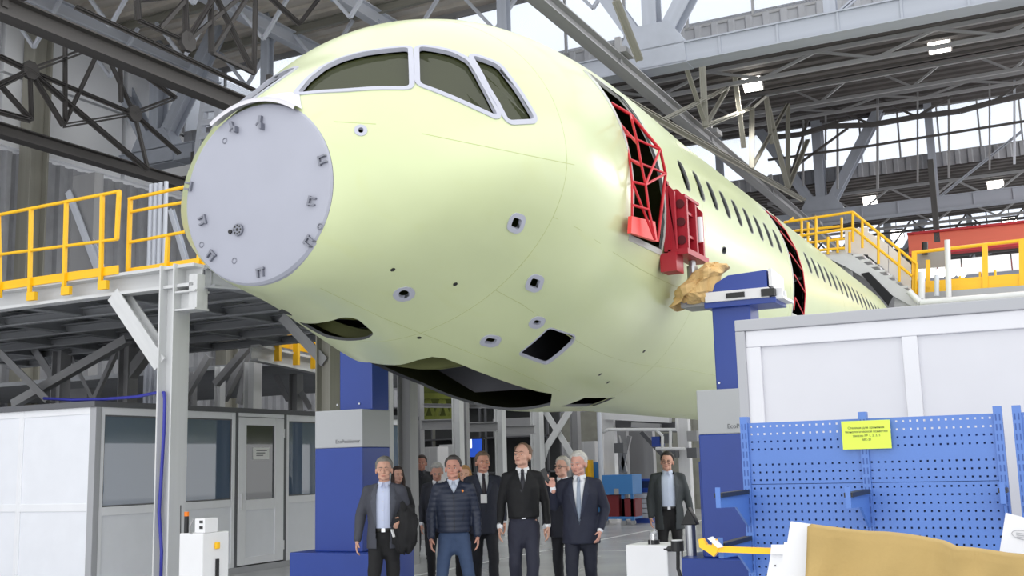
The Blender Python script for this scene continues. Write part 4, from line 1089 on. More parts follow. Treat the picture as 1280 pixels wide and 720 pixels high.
# ------------------------------------------------------------------ steelwork and machines beyond the walking group
fr = thing('steelwork', 'row of pale steel posts with cross beams standing behind the walking group', 'frame', None, (-11.75,20.6,0))
def post(px, Y, w, m=M_PLAT, h=3.9, d=None):
    p = at_y(px, 560, Y); return member(fr, 'post', m, (p.x,Y,0), (p.x,Y,h), w, d or w, 'I', (1,0,0))
post(486,17.2,.13); post(510,16.3,.26,M_STEELM); post(524,21.6,.18,M_STEELM); post(573,20.6,.19); post(582,21.2,.14,M_STEELM); post(626,23,.2); post(672,27,.28); post(720,29,.24,M_STEELM)
for (a, b, y, w) in (((528,531),(570,530),20.8,.2),((583,534),(622,533),22.5,.2),((631,537),(668,537),25,.2),((530,507),(620,508),21.5,.08)):
    member(fr, 'cross_beam', M_STEELM, at_y(*a,y), at_y(*b,y), .15, w*1.1, 'I')
for (a, b, y, w) in (((677,505),(716,568),27.4,.16),((716,509),(684,560),27.3,.18),((684,560),(672,600),27.3,.18)):
    member(fr, 'cross_brace', M_PLAT, at_y(*a,y), at_y(*b,y), w, w, 'L', (0,1,0))
yp = MB().path([at_y(519,517,20.4), at_y(524,519,20.4), at_y(525,530,20.4), at_y(524,575,20.4)], .035, 8).ob('bent_yellow_pipe', M_YEL, fr, True)
tw = thing('green_lattice_girder', 'olive green lattice girder glimpsed under the belly', 'girder', None, at_y(550,525,24))
M_GRN = mat('olive_green', (112,120,48), .6)
gx = [528,536,545,554,562,572]
for i in range(5): member(tw, 'lacing', M_GRN, at_y(gx[i],523 if i%2==0 else 496,24), at_y(gx[i+1],523 if i%2 else 496,24), .1, .1, 'L', (0,1,0))
member(tw, 'chord', M_GRN, at_y(524,523.5,24), at_y(576,523.5,24), .14, .14); member(tw, 'chord', M_GRN, at_y(524,495,24), at_y(576,495,24), .14, .14)
bk = MB().box(at_y(524,522,26.5), at_y(576,480,26.6)).ob('green_tarpaulin', mat('tarp_green', (84,92,36), .8), label='dark green sheet hanging behind the lattice girder', cat='sheet')
# background partitions and cabinets
M_CONT = mat('container_grey', (158,158,148), .7, noise=.15)
def cabinet(name, label, cat, p0, p1, Y, d, m, doors=2, zb=None):
    a, b = at_y(*p0, Y), at_y(*p1, Y)
    z0 = 0 if zb is None else zb
    t = thing(name, label, cat, None, (a.x,Y,z0)); w = b.x-a.x; h = max(a.z,b.z)-z0
    MB().box((0,0,0), (w,d,h)).ob('body', m, t)
    for i in range(doors): bevel(MB().box((w*i/doors+.02,-.02,.05), (w*(i+1)/doors-.02,0,h-.03)).ob('door', m, t), .005)
    return t
cabinet('storage_cabinet', 'white cabinet behind the third post, partly hidden by heads', 'cabinet', (528,559), (548,600), 28, .6, M_WHITE)
cabinet('storage_cabinet', 'wider white cabinet next to the blue screen', 'cabinet', (549,556), (568,600), 29, .6, M_WHITE)
cabinet('storage_cabinet', 'grey cabinet behind the tall man in black', 'cabinet', (632,553), (668,600), 31, .7, M_CORR, 3)
cabinet('storage_cabinet', 'white cabinet behind the older man who points', 'cabinet', (692,553), (745,600), 33, .7, M_WHITE, 4)
cabinet('dark_container', 'dark wide container block under the belly behind the posts', 'container', (524,536), (624,600), 33, 2, M_CONT, 4)
cabinet('dark_container', 'second dark container block behind the crossed braces', 'container', (628,520), (752,600), 40, 2, M_CONT, 4)
scn = thing('wall_screen', 'lit blue screen seen above the heads between two posts', 'screen', None, at_y(592,560,27.5))
MB().box((-.3,0,-.28), (.3,.06,.28)).ob('case', M_BLACK, scn); MB().box((-.27,-.005,-.25), (.27,0,.25)).ob('display', mat('screen_blue', (40,84,196), .4, emit=.6), scn); MB().box((-.27,-.008,0), (-.05,-.005,.25)).ob('bright_window', mat('screen_white', (226,232,250), .4, emit=1.2), scn)
MB().box((-.04,.06,-1.9),(.04,.12,.2)).ob('stand', M_DGREY, scn)
# blue trolley cabinet
Yt = 27
a = at_y(752,594,Yt); b = at_y(791,618,Yt)
tr = thing('blue_trolley', 'blue steel trolley cabinet on castors behind the older man', 'trolley', None, (a.x,Yt,0)); w = b.x-a.x
bevel(MB().box((0,0,b.z), (w,.7,a.z)).ob('cabinet_box', mat('trolley_blue', (64,124,186), .4), tr), .01)
for x in (.05, w-.3, w-.05):
    MB().box((x-.04,.05,.12), (x+.04,.13,b.z)).ob('leg', MATS['trolley_blue'], tr); MB().tube((x,.06,.07),(x,.12,.07),.07,12).ob('castor', M_STEELM, tr)
MB().box((0,.02,.16), (w,.66,.22)).ob('lower_shelf', MATS['trolley_blue'], tr); MB().box((w*.4,-.03,(a.z+b.z)/2-.25), (w*.55,0,(a.z+b.z)/2-.1)).ob('latch', M_STEELM, tr)
for i, (x0, z) in enumerate(((.05,.22),(.5,.22))):
    MB().box((0,0,0), (.38,.5,.55-.1*i)).ob('red_crate', mat('crate_red', (112,30,36), .5), label=('red crate on the trolley shelf, left one','red crate on the trolley shelf, right one')[i], cat='crate').location = (a.x+x0,Yt+.05,z)
cabinet('yellow_control_box', 'small yellow box behind the older man, above the blue trolley', 'box', (731,575), (737,590), 29.5, .3, M_YEL, 1)
cabinet('blue_cabinet', 'blue cabinet behind the trolley, left of it', 'cabinet', (737,578), (756,600), 30, .6, MATS['trolley_blue'], 1)
a = at_y(790,616,28); b = at_y(813,652,28)
dc_ = thing('drawer_cabinet', 'grey drawer cabinet with a blue vice bench on top, left of the man in glasses', 'cabinet', None, (a.x,28,0)); w = b.x-a.x
MB().box((0,0,.12), (w,.6,a.z)).ob('body', M_STEELM, dc_)
for i in range(5): bevel(MB().box((.03,-.02,.14+(a.z-.16)*i/5), (w-.03,0,.12+(a.z-.16)*(i+1)/5)).ob('drawer', M_STEEL, dc_), .006)
MB().box((-.05,-.05,0), (w+.05,.65,.12)).ob('plinth', M_BLUE, dc_)
a2 = at_y(796,598,28)
bv = thing('bench_machine', 'dark blue machine standing on the grey drawer cabinet', 'machine', None, (a2.x,28.1,a.z))
MB().box((0,0,0), (.4,.45,.12)).ob('base', M_BLUE, bv); MB().box((.05,.05,.12), (.35,.4,.3)).ob('body', mat('machine_navy', (36,48,84), .4), bv); MB().box((-.02,0,.3), (.42,.3,.36)).ob('cover', M_BLUE, bv)
# white portal machine behind the man in glasses
mc = thing('portal_machine', 'white pipe-framed portal machine beyond the man in glasses', 'machine', None, at_y(810,600,30))
Ym = 30
def mm(nm, m, a, b, y, w, prof='box', h=None): 
    return member(mc, nm, m, at_y(*a,y), at_y(*b,y), w, h or w, prof, (0,1,0))
for px, y, w, m in ((763,30,.34,M_WHITE),(856,30,.32,M_WHITE),(797,33,.6,M_STEELM),(812,32,.3,M_STEELM),(779,32,.3,M_STEELM)):
    q = at_y(px,560,y); member(mc, 'column', m, (q.x,y,0), (q.x,y,3.4), w, w*.8)
mm('head_beam', M_WHITE, (757,519),(838,523),29.8,.25); mm('head_beam', M_DGREY, (768,530),(848,534),30.2,.3); mm('head_beam', M_STEELM, (790,531),(826,533),29.7,.14)
for a, b in (((753,541),(760,537)),((760,537),(846,537)),((846,537),(846,523)),((753,541),(753,595)),((820,537),(828,545)),((828,545),(828,560)),((838,537),(838,562)),((820,561),(856,561))):
    mm('pipe', M_WHITE, a, b, 29, .09, 'tube')
for a, b in (((787,545),(777,590)),((802,540),(828,568)),((772,545),(782,590))): mm('brace', M_STEELM if a[0] != 802 else M_DGREY, a, b, 31, .12)
q0 = at_y(748,500,28.6); member(mc, 'tall_pipe', M_STEEL, (q0.x,28.6,0), (q0.x,28.6,3.6), .14, .14, 'tube')
bx = [(822,552,M_BLUE),(832,548,M_DGREY),(840,566,M_DGREY),(775,560,M_DGREY),(866,545,M_STEELM),(866,566,M_DGREY)]
for px, py, m in bx:
    q = at_y(px,py,29.6)-mc.location; MB().box(q-Vector((.14,.1,.14)), q+Vector((.14,.2,.14))).ob('control_box', m, mc)
cabinet('dark_container', 'dark machine block closing the view right of the white portal machine', 'container', (756,515), (900,640), 36, 2, M_CONT, 5)
cabinet('grey_partition', 'light grey low partition beyond the steel posts at the left', 'partition', (420,540), (520,600), 26, .1, M_CORR, 4)

# ------------------------------------------------------------------ tail platform at the right, high behind the fuselage
YT = 30
mz = thing('mezzanine', 'white panelled mezzanine with grey base strip beyond the yellow landing rail', 'mezzanine', None, at_y(1215,345,38))
_a, _b = at_y(1142,340,38), at_y(1330,330,38); _h = at_y(1215,322,38).z; _l = at_y(1215,343,38).z; _g = at_y(1215,353,38).z
for i in range(6):
    x0 = _a.x + (_b.x-_a.x)*i/6; MB().box((x0+.02-mz.location.x,0,_l-mz.location.z), (x0+(_b.x-_a.x)/6-.02-mz.location.x,.1,_h-mz.location.z)).ob('wall_panel', mat('mezz_white', (246,246,246), .4), mz)
MB().box((_a.x-mz.location.x,-.05,_g-mz.location.z), (_b.x-mz.location.x,2,_l-mz.location.z)).ob('base_strip', mat('mezz_grey_blue', (120,126,140), .5), mz)
for i in range(3):
    x0 = _a.x+.3+(_b.x-_a.x-.6)*i/2; member(mz, 'column', M_STEELM, (x0,38.6,0), (x0,38.6,_g), .3, .3, 'I')
tp = thing('tail_platform', 'high white platform with yellow rails and descending stair at the far end of the fuselage', 'platform', None, at_y(1065,330,YT))
def tm(nm, m, a, b, w, h=None, prof='box', y=YT): return member(tp, nm, m, at_y(*a,y), at_y(*b,y), w, h or w, prof, (0,1,0))
def tq(nm, pts, m, y=YT, d=.1):
    o = MB().prism([at_y(px,py,y)-tp.location for px, py in pts], (0,d,0)).ob(nm, m, tp); return fix(o)
for a, b in (((980,278),(1066,265)),((1066,265),(1146,330)),((985,297),(1066,285)),((1000,315),(1056,310)),((1066,285),(1140,345)),((1020,270),(1020,316)),((1066,265),(1066,302)),((1002,275),(1002,300)),((1098,291),(1098,330)),((1124,312),(1124,352)),((1146,330),(1144,372)),((1035,296),(1035,318)),((1047,300),(1047,316)),((985,278),(992,272)),((1078,275),(1078,310)),((1062,290),(1062,316))):
    tm('yellow_rail', M_YEL, a, b, .075, None, 'tube', YT-.1)
for a, b in (((990,289),(1050,283)),((1005,304),(1060,298)),((1010,278),(1010,312)),((1052,272),(1052,300))):
    tm('inner_rail', M_YEL, a, b, .075, None, 'tube', YT+1.4)
tq('landing', [(1000,318),(1056,313),(1062,320),(1010,326)], M_PLAT, YT, 1.6)
tq('side_panel', [(1056,286),(1085,284),(1085,318),(1056,316)], M_WHITE, YT+.3)
tq('side_panel', [(1085,290),(1110,305),(1110,340),(1085,320)], M_WHITE, YT+.3)
tq('side_panel', [(1111,306),(1138,330),(1138,364),(1111,341)], M_WHITE, YT+.3)
tq('stair_stringer', [(1030,320),(1062,317),(1158,378),(1150,388),(1120,372),(1060,335)], M_PLAT, YT-.05, .2)
for k in range(8): tq('stair_tread', [(1066+9.5*k,318+6.6*k),(1078+9.5*k,317+6.6*k),(1078+9.5*k,320+6.6*k),(1066+9.5*k,321+6.6*k)], M_PLAT, YT, .9)
tq('end_wall', [(1118,373),(1165,371),(1165,420),(1118,420)], M_WHITE, YT+.2)
tq('soffit', [(1004,322),(1050,318),(1110,362),(1090,372)], M_GREY, YT+.6)
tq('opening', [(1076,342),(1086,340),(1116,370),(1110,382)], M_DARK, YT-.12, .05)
tp2 = thing('stair_landing', 'white landing with yellow railing running to the right edge beyond the partition', 'platform', None, at_y(1215,370,YT))
def tm2(nm, m, a, b, w, prof='box', y=YT, h=None): return member(tp2, nm, m, at_y(*a,y), at_y(*b,y), w, h or w, prof, (0,1,0))
for a, b, w in (((1140,316),(1290,299),.09),((1231,306),(1232,366),.13),((1277,300),(1278,364),.13),((1143,316),(1143,366),.12),((1160,325),(1160,360),.1),((1200,345),(1200,360),.06),((1225,340),(1225,356),.06),((1244,338),(1244,355),.06),((1165,359),(1262,345),.05)):
    tm2('yellow_rail', M_YEL, a, b, w, 'tube' if w < .1 else 'box')
tm2('yellow_kick_board', M_YEL, (1143,361), (1292,349), .34, 'box', YT, .06)
tm2('floor_edge', M_GREY, (1150,374), (1292,364), .3, 'box', YT, .25); tm2('white_pipe', M_WHITE, (1150,378),(1292,367), .16, 'tube', YT-.5)
tm2('white_pipe', M_WHITE, (1136,364),(1150,378), .16, 'tube', YT-.5); tm2('white_post', M_WHITE, (1152,340),(1152,374), .17, 'tube', YT-.4); tm2('white_post', M_WHITE, (1184,300),(1186,372), .14, 'tube', YT-.4); tm2('white_post', M_STEEL, (1171,344),(1171,370), .12, 'tube', YT-.4)
MB().box(at_y(1146,336,YT+.4)-tp2.location, at_y(1182,314,YT+.5)-tp2.location).ob('grey_board', M_STEELM, tp2)
MB().tube(at_y(1156,318,YT+.3)-tp2.location, at_y(1156,303,YT+.3)-tp2.location, .08, 10).ob('signal_lamp', M_BLACK, tp2)
for i in range(5):
    q = at_y(1150+13*i,341,YT+.8)-tp2.location; MB().ball(q, (.13,.08,.14), 10, 7).ob('round_lamp', mat('white_glow', (250,250,246), .5, emit=1.2), tp2)
for t_, pts in ((tp, ((1022,322),(1056,322),(1140,384))), (tp2, ((1158,378),(1215,374),(1272,369)))):
    for px, py in pts:
        for dy in (.3, 1.5):
            q = at_y(px, py, YT); member(t_, 'support_column', M_PLAT, (q.x,YT+dy,0), (q.x,YT+dy,q.z), .22, .22, 'I', (1,0,0))
oc_ = thing('orange_crane_beam', 'orange-red crane beam spanning the hall at the right edge', 'crane', None, at_y(1210,306,42))
o0, o1 = at_y(1136,307,42), at_y(1500,270,42)
member(oc_, 'web', M_ORANGE, o0, o1, .2, .72); member(oc_, 'flange', M_RED, o0+Vector((0,0,.4)), o1+Vector((0,0,.4)), .5, .08); member(oc_, 'flange', M_RED, o0-Vector((0,0,.4)), o1-Vector((0,0,.4)), .5, .08)
member(oc_, 'second_girder', mat('crane_dark_red', (150,44,44), .5), o0+Vector((0,1.8,-.9)), o1+Vector((0,1.8,-.75)), .4, .5)
member(oc_, 'hanger', M_STEELD, (o0.x+1,42,o0.z), (o0.x+1,42,12.3), .2, .2); member(oc_, 'hanger', M_STEELD, (o1.x-1,42,o1.z), (o1.x-1,42,12.3), .2, .2)
# ------------------------------------------------------------------ people
M_EYEW = mat('eye_white', (226,222,216), .3); M_EYED = mat('eye_dark', (44,36,32), .3); M_LIP = mat('lip', (168,104,96), .5)
M_SHOE = mat('black_leather', (20,20,22), .35); M_BELT = mat('belt_leather', (26,24,24), .4)
def remeshed(mb, voxel, smooth=3, fac=.5):
    me = mb.mesh('tmp'); o = bpy.data.objects.new('tmp', me); COL.objects.link(o)
    r = o.modifiers.new('r', 'REMESH'); r.mode = 'VOXEL'; r.voxel_size = voxel
    s = o.modifiers.new('s', 'SMOOTH'); s.factor = fac; s.iterations = smooth
    out = bpy.data.meshes.new_from_object(o.evaluated_get(bpy.context.evaluated_depsgraph_get()))
    bpy.data.objects.remove(o); bpy.data.meshes.remove(me)
    out.shade_smooth(); return out
def push(me, f):      # move every vertex along its normal
    n = len(me.vertices); co = np.empty(n*3); no = np.empty(n*3)
    me.vertices.foreach_get('co', co); me.vertices.foreach_get('normal', no); co = co.reshape(-1,3); no = no.reshape(-1,3)
    k = np.array([f(Vector(c)) for c in co]); co = co + no*k[:,None]
    me.vertices.foreach_set('co', co.ravel()); me.update()
def link(name, me, m, parent, label=None):
    me.materials.clear()
    for k in (m if isinstance(m, (list, tuple)) else [m]): me.materials.append(k)
    me.name = name; o = bpy.data.objects.new(name, me); COL.objects.link(o); o.parent = parent
    if label: o['label'] = label
    return o
def bvh_of(me): return BVHTree.FromPolygons([v.co.copy() for v in me.vertices], [tuple(p.vertices) for p in me.polygons])
def hand(mb, W, d, n, t, curl=.45, point=False, k=1.0):
    d, n = d.normalized(), n.normalized(); t = (t - d*t.dot(d)).normalized(); n = (n - d*n.dot(d)); n = (n - t*n.dot(t)).normalized()
    Rm = Matrix((t, n, d)).transposed()
    mb.ball(W + d*.048*k, (.040*k, .017*k, .056*k), 14, 9, 0, Rm); mb.cone(W - d*.04, W + d*.02, .026*k, .024*k, 10)
    for i, (off, L) in enumerate(((.029,.070),(.010,.078),(-.010,.072),(-.028,.056))):
        c = curl*(1+.12*i)
        if point and i == 0: c = .05
        elif point: c = 1.25
        b = W + d*.088*k + t*off*k; p = b
        for j, f in enumerate((.45,.32,.25)):
            a = c*(.6+j*.75); dirv = d*math.cos(a) + n*math.sin(a); q = p + dirv*L*f*k
            mb.cone(p, q, (.0098-.0008*j)*k, (.0092-.0009*j)*k, 8); p = q
    b = W + d*.028*k + t*.032*k; q = b + (d*.62+t*.62+n*.35).normalized()*.042*k; mb.cone(b, q, .0125*k, .0108*k, 8); mb.cone(q, q + (d*.85+t*.25+n*.4).normalized()*.032*k, .0105*k, .009*k, 8)
def person(label, px, py, D, turn=0.0, skin=(212,164,140), hair=(120,116,112), style='short', head_yaw=0.0, head_tilt=0.0, head_roll=0.0, girth=1.0,
           top='suit', topcol=(38,42,58), shirt=(222,224,230), tie=None, zv=1.12, vw=.062, hem=.80, pants=(30,31,40), arms=None, legs=None, glasses=False, woman=False, voxel=.0065, extra=None, quilt=False, cuffs=True, collar=True, hands=None):
    top_pt = at_d(px, py, D); H = top_pt.z; s = H/1.777
    rz = math.atan2(-top_pt.x, top_pt.y) + turn
    t = thing('person', label, 'person', None, (top_pt.x, top_pt.y, 0), rz); t.scale = (s, s, s)
    g = girth
    A = {'L': ((.229*g,.035,1.13), (.236*g,-.045,.89)), 'R': ((-.229*g,.035,1.13), (-.236*g,-.045,.89))}
    if arms: A.update(arms)
    Lg = {'L': ((.095,-.09,.49), (.095,-.10,.085)), 'R': ((-.095,-.02,.49), (-.095,.14,.10))}
    if legs: Lg.update(legs)
    V = Vector; SH = {'L': V((.172*g,.015,1.408)), 'R': V((-.172*g,.015,1.408))}
    if woman: SH = {'L': V((.148,.015,1.385)), 'R': V((-.148,.015,1.385))}
    # --- body: one continuous skin surface
    b = MB(); hc = V((0,.0,1.60)); Rh = Matrix.Rotation(head_yaw, 3, 'Z') @ Matrix.Rotation(head_tilt, 3, 'X') @ Matrix.Rotation(head_roll, 3, 'Y')
    HD = V((0,-.008,-.028)); hp = lambda x, y, z: hc + HD + Rh @ ((V((x,y,z)) - hc)*1.075)
    def hb(c, r): b.ball(hp(*c), tuple(q*1.075 for q in r), 16, 10, 0, Rh)
    hb((0,.012,1.687), (.077,.096,.097)); hb((0,-.028,1.632), (.061,.066,.078)); hb((0,-.066,1.577), (.031,.028,.023)); hb((.03,-.03,1.59), (.03,.045,.028)); hb((-.03,-.03,1.59), (.03,.045,.028))
    for sx in (-1,1):
        hb((sx*.036,-.066,1.632), (.024,.026,.026)); hb((sx*.081,.012,1.648), (.010,.024,.034)); hb((sx*.03,-.088,1.676), (.026,.013,.008))
    b.cone(hp(0,-.094,1.668), hp(0,-.117,1.634), .009, .0145, 10); hb((0,-.106,1.630), (.02,.013,.009)); hb((0,-.091,1.598), (.024,.012,.011))
    b.cone((0,.022,1.42), hp(0,.008,1.60), .060*(.85 if woman else 1), .056*(.85 if woman else 1), 16)
    b.ball((0,.01,1.30), (.13,.085,.17), 16, 10); b.ball((0,.012,1.09), (.115,.072,.20), 16, 10); b.cone((-.12,.015,1.395), (.12,.015,1.395), .045, .045, 10)
    for k, sx in (('L',1),('R',-1)):
        e, w = V(A[k][0]), V(A[k][1]); b.cone(SH[k], e, .042, .034, 10); b.cone(e, w, .034, .025, 10)
        kn, an = V(Lg[k][0]), V(Lg[k][1]); b.cone((sx*.085,0,.93), kn, .07, .048, 10); b.cone(kn, an, .046, .036, 10); b.cone(an, an+V((0,-.10,-.045)), .036, .03, 10)
        d = (w-e).normalized()
        hd = (hands or {}).get(k, {})
        n = V(hd.get('n', (-sx*.9,-.1,0))); th = V(hd.get('t', (-.1*sx,-1,0)))
        hand(b, w + d*.015, V(hd['d']) if 'd' in hd else (d + V((0,-.08,-.25))).normalized(), n, th, hd.get('curl', .42), hd.get('point', False))
    skm = mat('skin_%d_%d_%d' % skin, skin, .5, noise=.05, nscale=14, spec=.35)
    link('body', remeshed(b, voxel, 2, .45), skm, t)
    # --- face details
    def hob(name, mb, m, **kw): return link(name, (lambda me: (me.shade_smooth(), me)[1])(mb.mesh(name)), m, t)
    for sx in (-1,1):
        e = MB().ball(hp(sx*.031,-.0835,1.656), (.0115,.007,.0058), 10, 8, 0, Rh); hob('eye', e, M_EYEW)
        e = MB().ball(hp(sx*.031-head_yaw*0,-.0895,1.656), (.0058,.004,.0056), 8, 6, 0, Rh); hob('iris', e, M_EYED)
        bm_ = MB().cone(hp(sx*.014,-.099,1.680), hp(sx*.032,-.099,1.685), .003, .0036, 8).cone(hp(sx*.032,-.099,1.685), hp(sx*.05,-.086,1.679), .0036, .002, 8)
        hob('eyebrow', bm_, mat('brow_%d_%d_%d' % hair, tuple(int(c*.75) for c in hair), .8))
    hob('mouth', MB().ball(hp(0,-.100,1.5985), (.024,.006,.0055), 12, 6, 0, Rh), M_LIP)
    if glasses:
        gm = MB()
        for sx in (-1,1):
            gm.path([hp(sx*.033+.024*math.cos(a), -.104, 1.655+.017*math.sin(a)) for a in [2*PI*i/14 for i in range(15)]], .0028, 6)
            gm.path([hp(sx*.057,-.102,1.660), hp(sx*.08,-.05,1.662), hp(sx*.083,.01,1.664)], .0026, 6)
        gm.path([hp(-.01,-.107,1.66), hp(.01,-.107,1.66)], .0026, 6); hob('glasses', gm, M_BLACK)
    # --- hair: a cap that sinks into the skin along the hairline
    hm = MB(); NU, NV = 40, 26; vs = []; sstep = lambda a, c, x: (lambda q: q*q*(3-2*q))(min(1, max(0, (x-a)/(c-a))))
    for j in range(NV+1):
        for i in range(NU):
            ph, a = PI*j/NV, 2*PI*i/NU; d = V((math.sin(ph)*math.cos(a), math.sin(ph)*math.sin(a), math.cos(ph)))
            front = sstep(-.05,-.55,d.y); 
            line = (.62 if style == 'short' else .86 if style == 'receding' else .55)*front + (-.28)*(1-front)*(1 if d.y < .25 else 0) + (-.78)*(1 if d.y >= .25 else 0)*(1-front)
            if d.y >= -.05: line = -.25 + (-.55)*sstep(.0,.5,d.y)
            if style == 'receding' and d.y < .3: line += .25*sstep(.3,.75,abs(d.x))*(0 if d.z < .3 else 0)
            m_ = sstep(line-.10, line+.08, d.z)
            th = (.017 + .005*mnoise.noise(d*5+V((px*.1,0,0)))+.004*mnoise.noise(V((d.x*22,d.y*6,d.z*9)))) * (1.0 if d.z > .2 else .75)
            if style == 'receding' and d.z > .7: th *= .5
            off = -.012*(1-m_) + th*m_
            c = V((0,.012,1.687)); p = c + V((d.x*(.077+off), d.y*(.096+off), d.z*(.097+off)))
            vs.append(hp(*p))
    hm.add(vs, [(j*NU+i, j*NU+(i+1)%NU, (j+1)*NU+(i+1)%NU, (j+1)*NU+i) for j in range(NV) for i in range(NU)])
    M_H = mat('hair_%d_%d_%d' % hair, hair, .6, noise=.25, nscale=40, bump=.4, bscale=120)
    if woman:
        for sx in (-1,1):
            hm.cone(hp(sx*.072,.0,1.70), hp(sx*.088,-.01,1.56), .026, .034, 12); hm.cone(hp(sx*.088,-.01,1.56), (sx*.10,-.03,1.42), .034, .022, 12)
        hm.cone(hp(0,.07,1.70), (0,.09,1.45), .07, .06, 14)
    hob('hair', hm, M_H)
    # --- shirt
    sc = MB(); rings = []
    prof = [(.985,.138,.102,0),(1.02,.150,.108,0),(1.12,.155,.112,-.004),(1.28,.170,.116,-.004),(1.37,.155,.104,.002),(1.42,.118,.086,.008),(1.465,.075,.066,.012),(1.50,.064,.062,.012)]
    for z, rx, ry, yc in prof:
        gg = g if z < 1.44 else 1
        rings.append([V((rx*gg*math.cos(a), yc + ry*gg*math.sin(a), z)) for a in [2*PI*k/32 for k in range(32)]])
    sc.loft(rings, True); sm = sc.mesh('shirt'); sm.shade_smooth(); SB = bvh_of(sm)
    M_SH = mat('shirt_%d_%d_%d' % shirt, shirt, .7, noise=.04, nscale=9)
    link('shirt', sm, M_SH, t)
    if collar:
        cm = MB(); r0 = []
        for k in range(29):
            a = -PI/2 + .22 + (2*PI-.44)*k/28; c, q = math.cos(a), math.sin(a); dip = -.012*max(0, -q)
            r0 += [V((.067*c, .012+.066*q, 1.478+dip)), V((.063*c, .012+.062*q, 1.522+dip*1.4)), V((.066*c,.012+.066*q,1.523+dip*1.4)), V((.077*c,.012+.076*q,1.482+dip))]
        cm.add(r0, [(4*k+m, 4*k+m+1, 4*k+5+m, 4*k+4+m) for k in range(28) for m in range(3)])
        for sx in (-1,1):
            cm.prism([(sx*.014,-.060,1.500), (sx*.052,-.052,1.492), (sx*.048,-.085,1.452), (sx*.022,-.094,1.455)], (0,-.006,.0))
        o = fix(cm.ob('collar', M_SH, t))
    # --- jacket
    def ray_front(B, x, z, default=-.13):
        h = B.ray_cast(V((x,-1,z)), V((0,1,0)))[0]
        return h.y if h else default
    j = MB(); rings = []
    jk = {'suit': 1.0, 'sweater': .97, 'quilt': 1.05, 'coat': 1.04}[top]
    pr_ = [(hem,.190,.148,0),(.93,.183,.142,0),(1.06,.172,.128,-.002),(1.18,.180,.132,-.004),(1.30,.192,.134,-.003),(1.37,.180,.120,.004),(1.42,.140,.098,.010),(1.462,.095,.078,.014),(1.495 if top != 'quilt' else 1.53,.070,.068,.016)]
    if hem > .9: pr_ = [(hem,.172,.130,0)] + pr_[2:]
    if woman: pr_ = [(z, rx*.9, ry*.92, yc) for z, rx, ry, yc in pr_]
    for z, rx, ry, yc in pr_:
        k_ = jk*g if z < 1.44 else 1
        rings.append([V((rx*k_*math.cos(a), yc + ry*k_*math.sin(a), z)) for a in [2*PI*k/28 for k in range(28)]])
    j.loft(rings, True)
    for k, sx in (('L',1),('R',-1)):
        e, w = V(A[k][0]), V(A[k][1]); aw = {'suit':1,'sweater':.92,'quilt':1.1,'coat':1.1}[top]*(.85 if woman else 1)
        j.cone((sx*.055,.018,1.452), SH[k], .050, .063*aw, 14); j.cone(SH[k], e, .066*aw, .054*aw, 14); ce = e + (w-e)*(.93 if cuffs else .98); j.cone(e, ce, .054*aw, .040*aw, 14)
        if cuffs: fix(MB().cone(ce-(w-e)*.03, w+(w-e).normalized()*.005, .035, .034, 12).ob('shirt_cuff', M_SH, t, True))
    jm = remeshed(j, .011 if voxel < .008 else .013, 4, .5)
    if quilt:
        push(jm, lambda q: .0055*abs(math.sin(PI*q.z/.055))-.003)
    else:   # soft cloth creases
        push(jm, lambda q: .006*mnoise.noise(V((q.x*9, q.y*9, q.z*5+px))) + .0035*mnoise.noise(V((q.x*20+px, q.y*20, q.z*16))))
    JB = bvh_of(jm)
    ztop = 1.50
    def half(z):
        if top in ('open',) or zv < .85: return vw + .012*math.sin((z-.8)*4)
        if z < zv: return -1
        return vw*((z-zv)/(ztop-zv))**.85
    bm = bmesh.new(); bm.from_mesh(jm)
    dl = [f for f in bm.faces if (lambda c: c.y < 0.0 and abs(c.x) < half(c.z) and c.z > (zv if zv >= .85 else 0) )(f.calc_center_median()) and f.calc_center_median().y < .0]
    ds = set(dl); dl += [f for f in bm.faces if f not in ds and f.calc_center_median().z > 1.47 and f.normal.z > .7 and (f.calc_center_median().xy.length < .07)] if top != 'quilt' else []
    bmesh.ops.delete(bm, geom=list(set(dl)), context='FACES'); bm.to_mesh(jm); bm.free(); jm.shade_smooth()
    M_J = mat('%s_%d_%d_%d' % ((top,)+topcol), topcol, .75 if top != 'quilt' else .5, noise=.10, nscale=6, bump=.1, bscale=90)
    jo = link({'suit':'jacket','sweater':'sweater','quilt':'quilted_jacket','coat':'jacket'}[top], jm, M_J, t)
    so = jo.modifiers.new('thick','SOLIDIFY'); so.thickness = .005; so.offset = -1
    # lapels or neckline rib
    def patch(name, fn, nu, nv, B, off, m):
        mb = MB(); vs = []
        for i in range(nu+1):
            for k in range(nv+1):
                x, z, ex = fn(i/nu, k/nv); vs.append(V((x, ray_front(B, x, z)-off-ex, z)))
        n = len(vs); vs += [v + V((0,.008,0)) for v in vs]; W_ = nv+1; fs = []
        for i in range(nu):
            for k in range(nv):
                a = i*W_+k; fs += [(a, a+1, a+1+W_, a+W_), (n+a, n+a+W_, n+a+1+W_, n+a+1)]
        for i in range(nu): fs += [(i*W_, (i+1)*W_, n+(i+1)*W_, n+i*W_), (i*W_+nv, n+i*W_+nv, n+(i+1)*W_+nv, (i+1)*W_+nv)]
        for k in range(nv): fs += [(k, n+k, n+k+1, k+1), (nu*W_+k, nu*W_+k+1, n+nu*W_+k+1, n+nu*W_+k)]
        mb.add(vs, fs); o = fix(mb.ob(name, m, t)); return o
    zl = max(zv, 1.02)
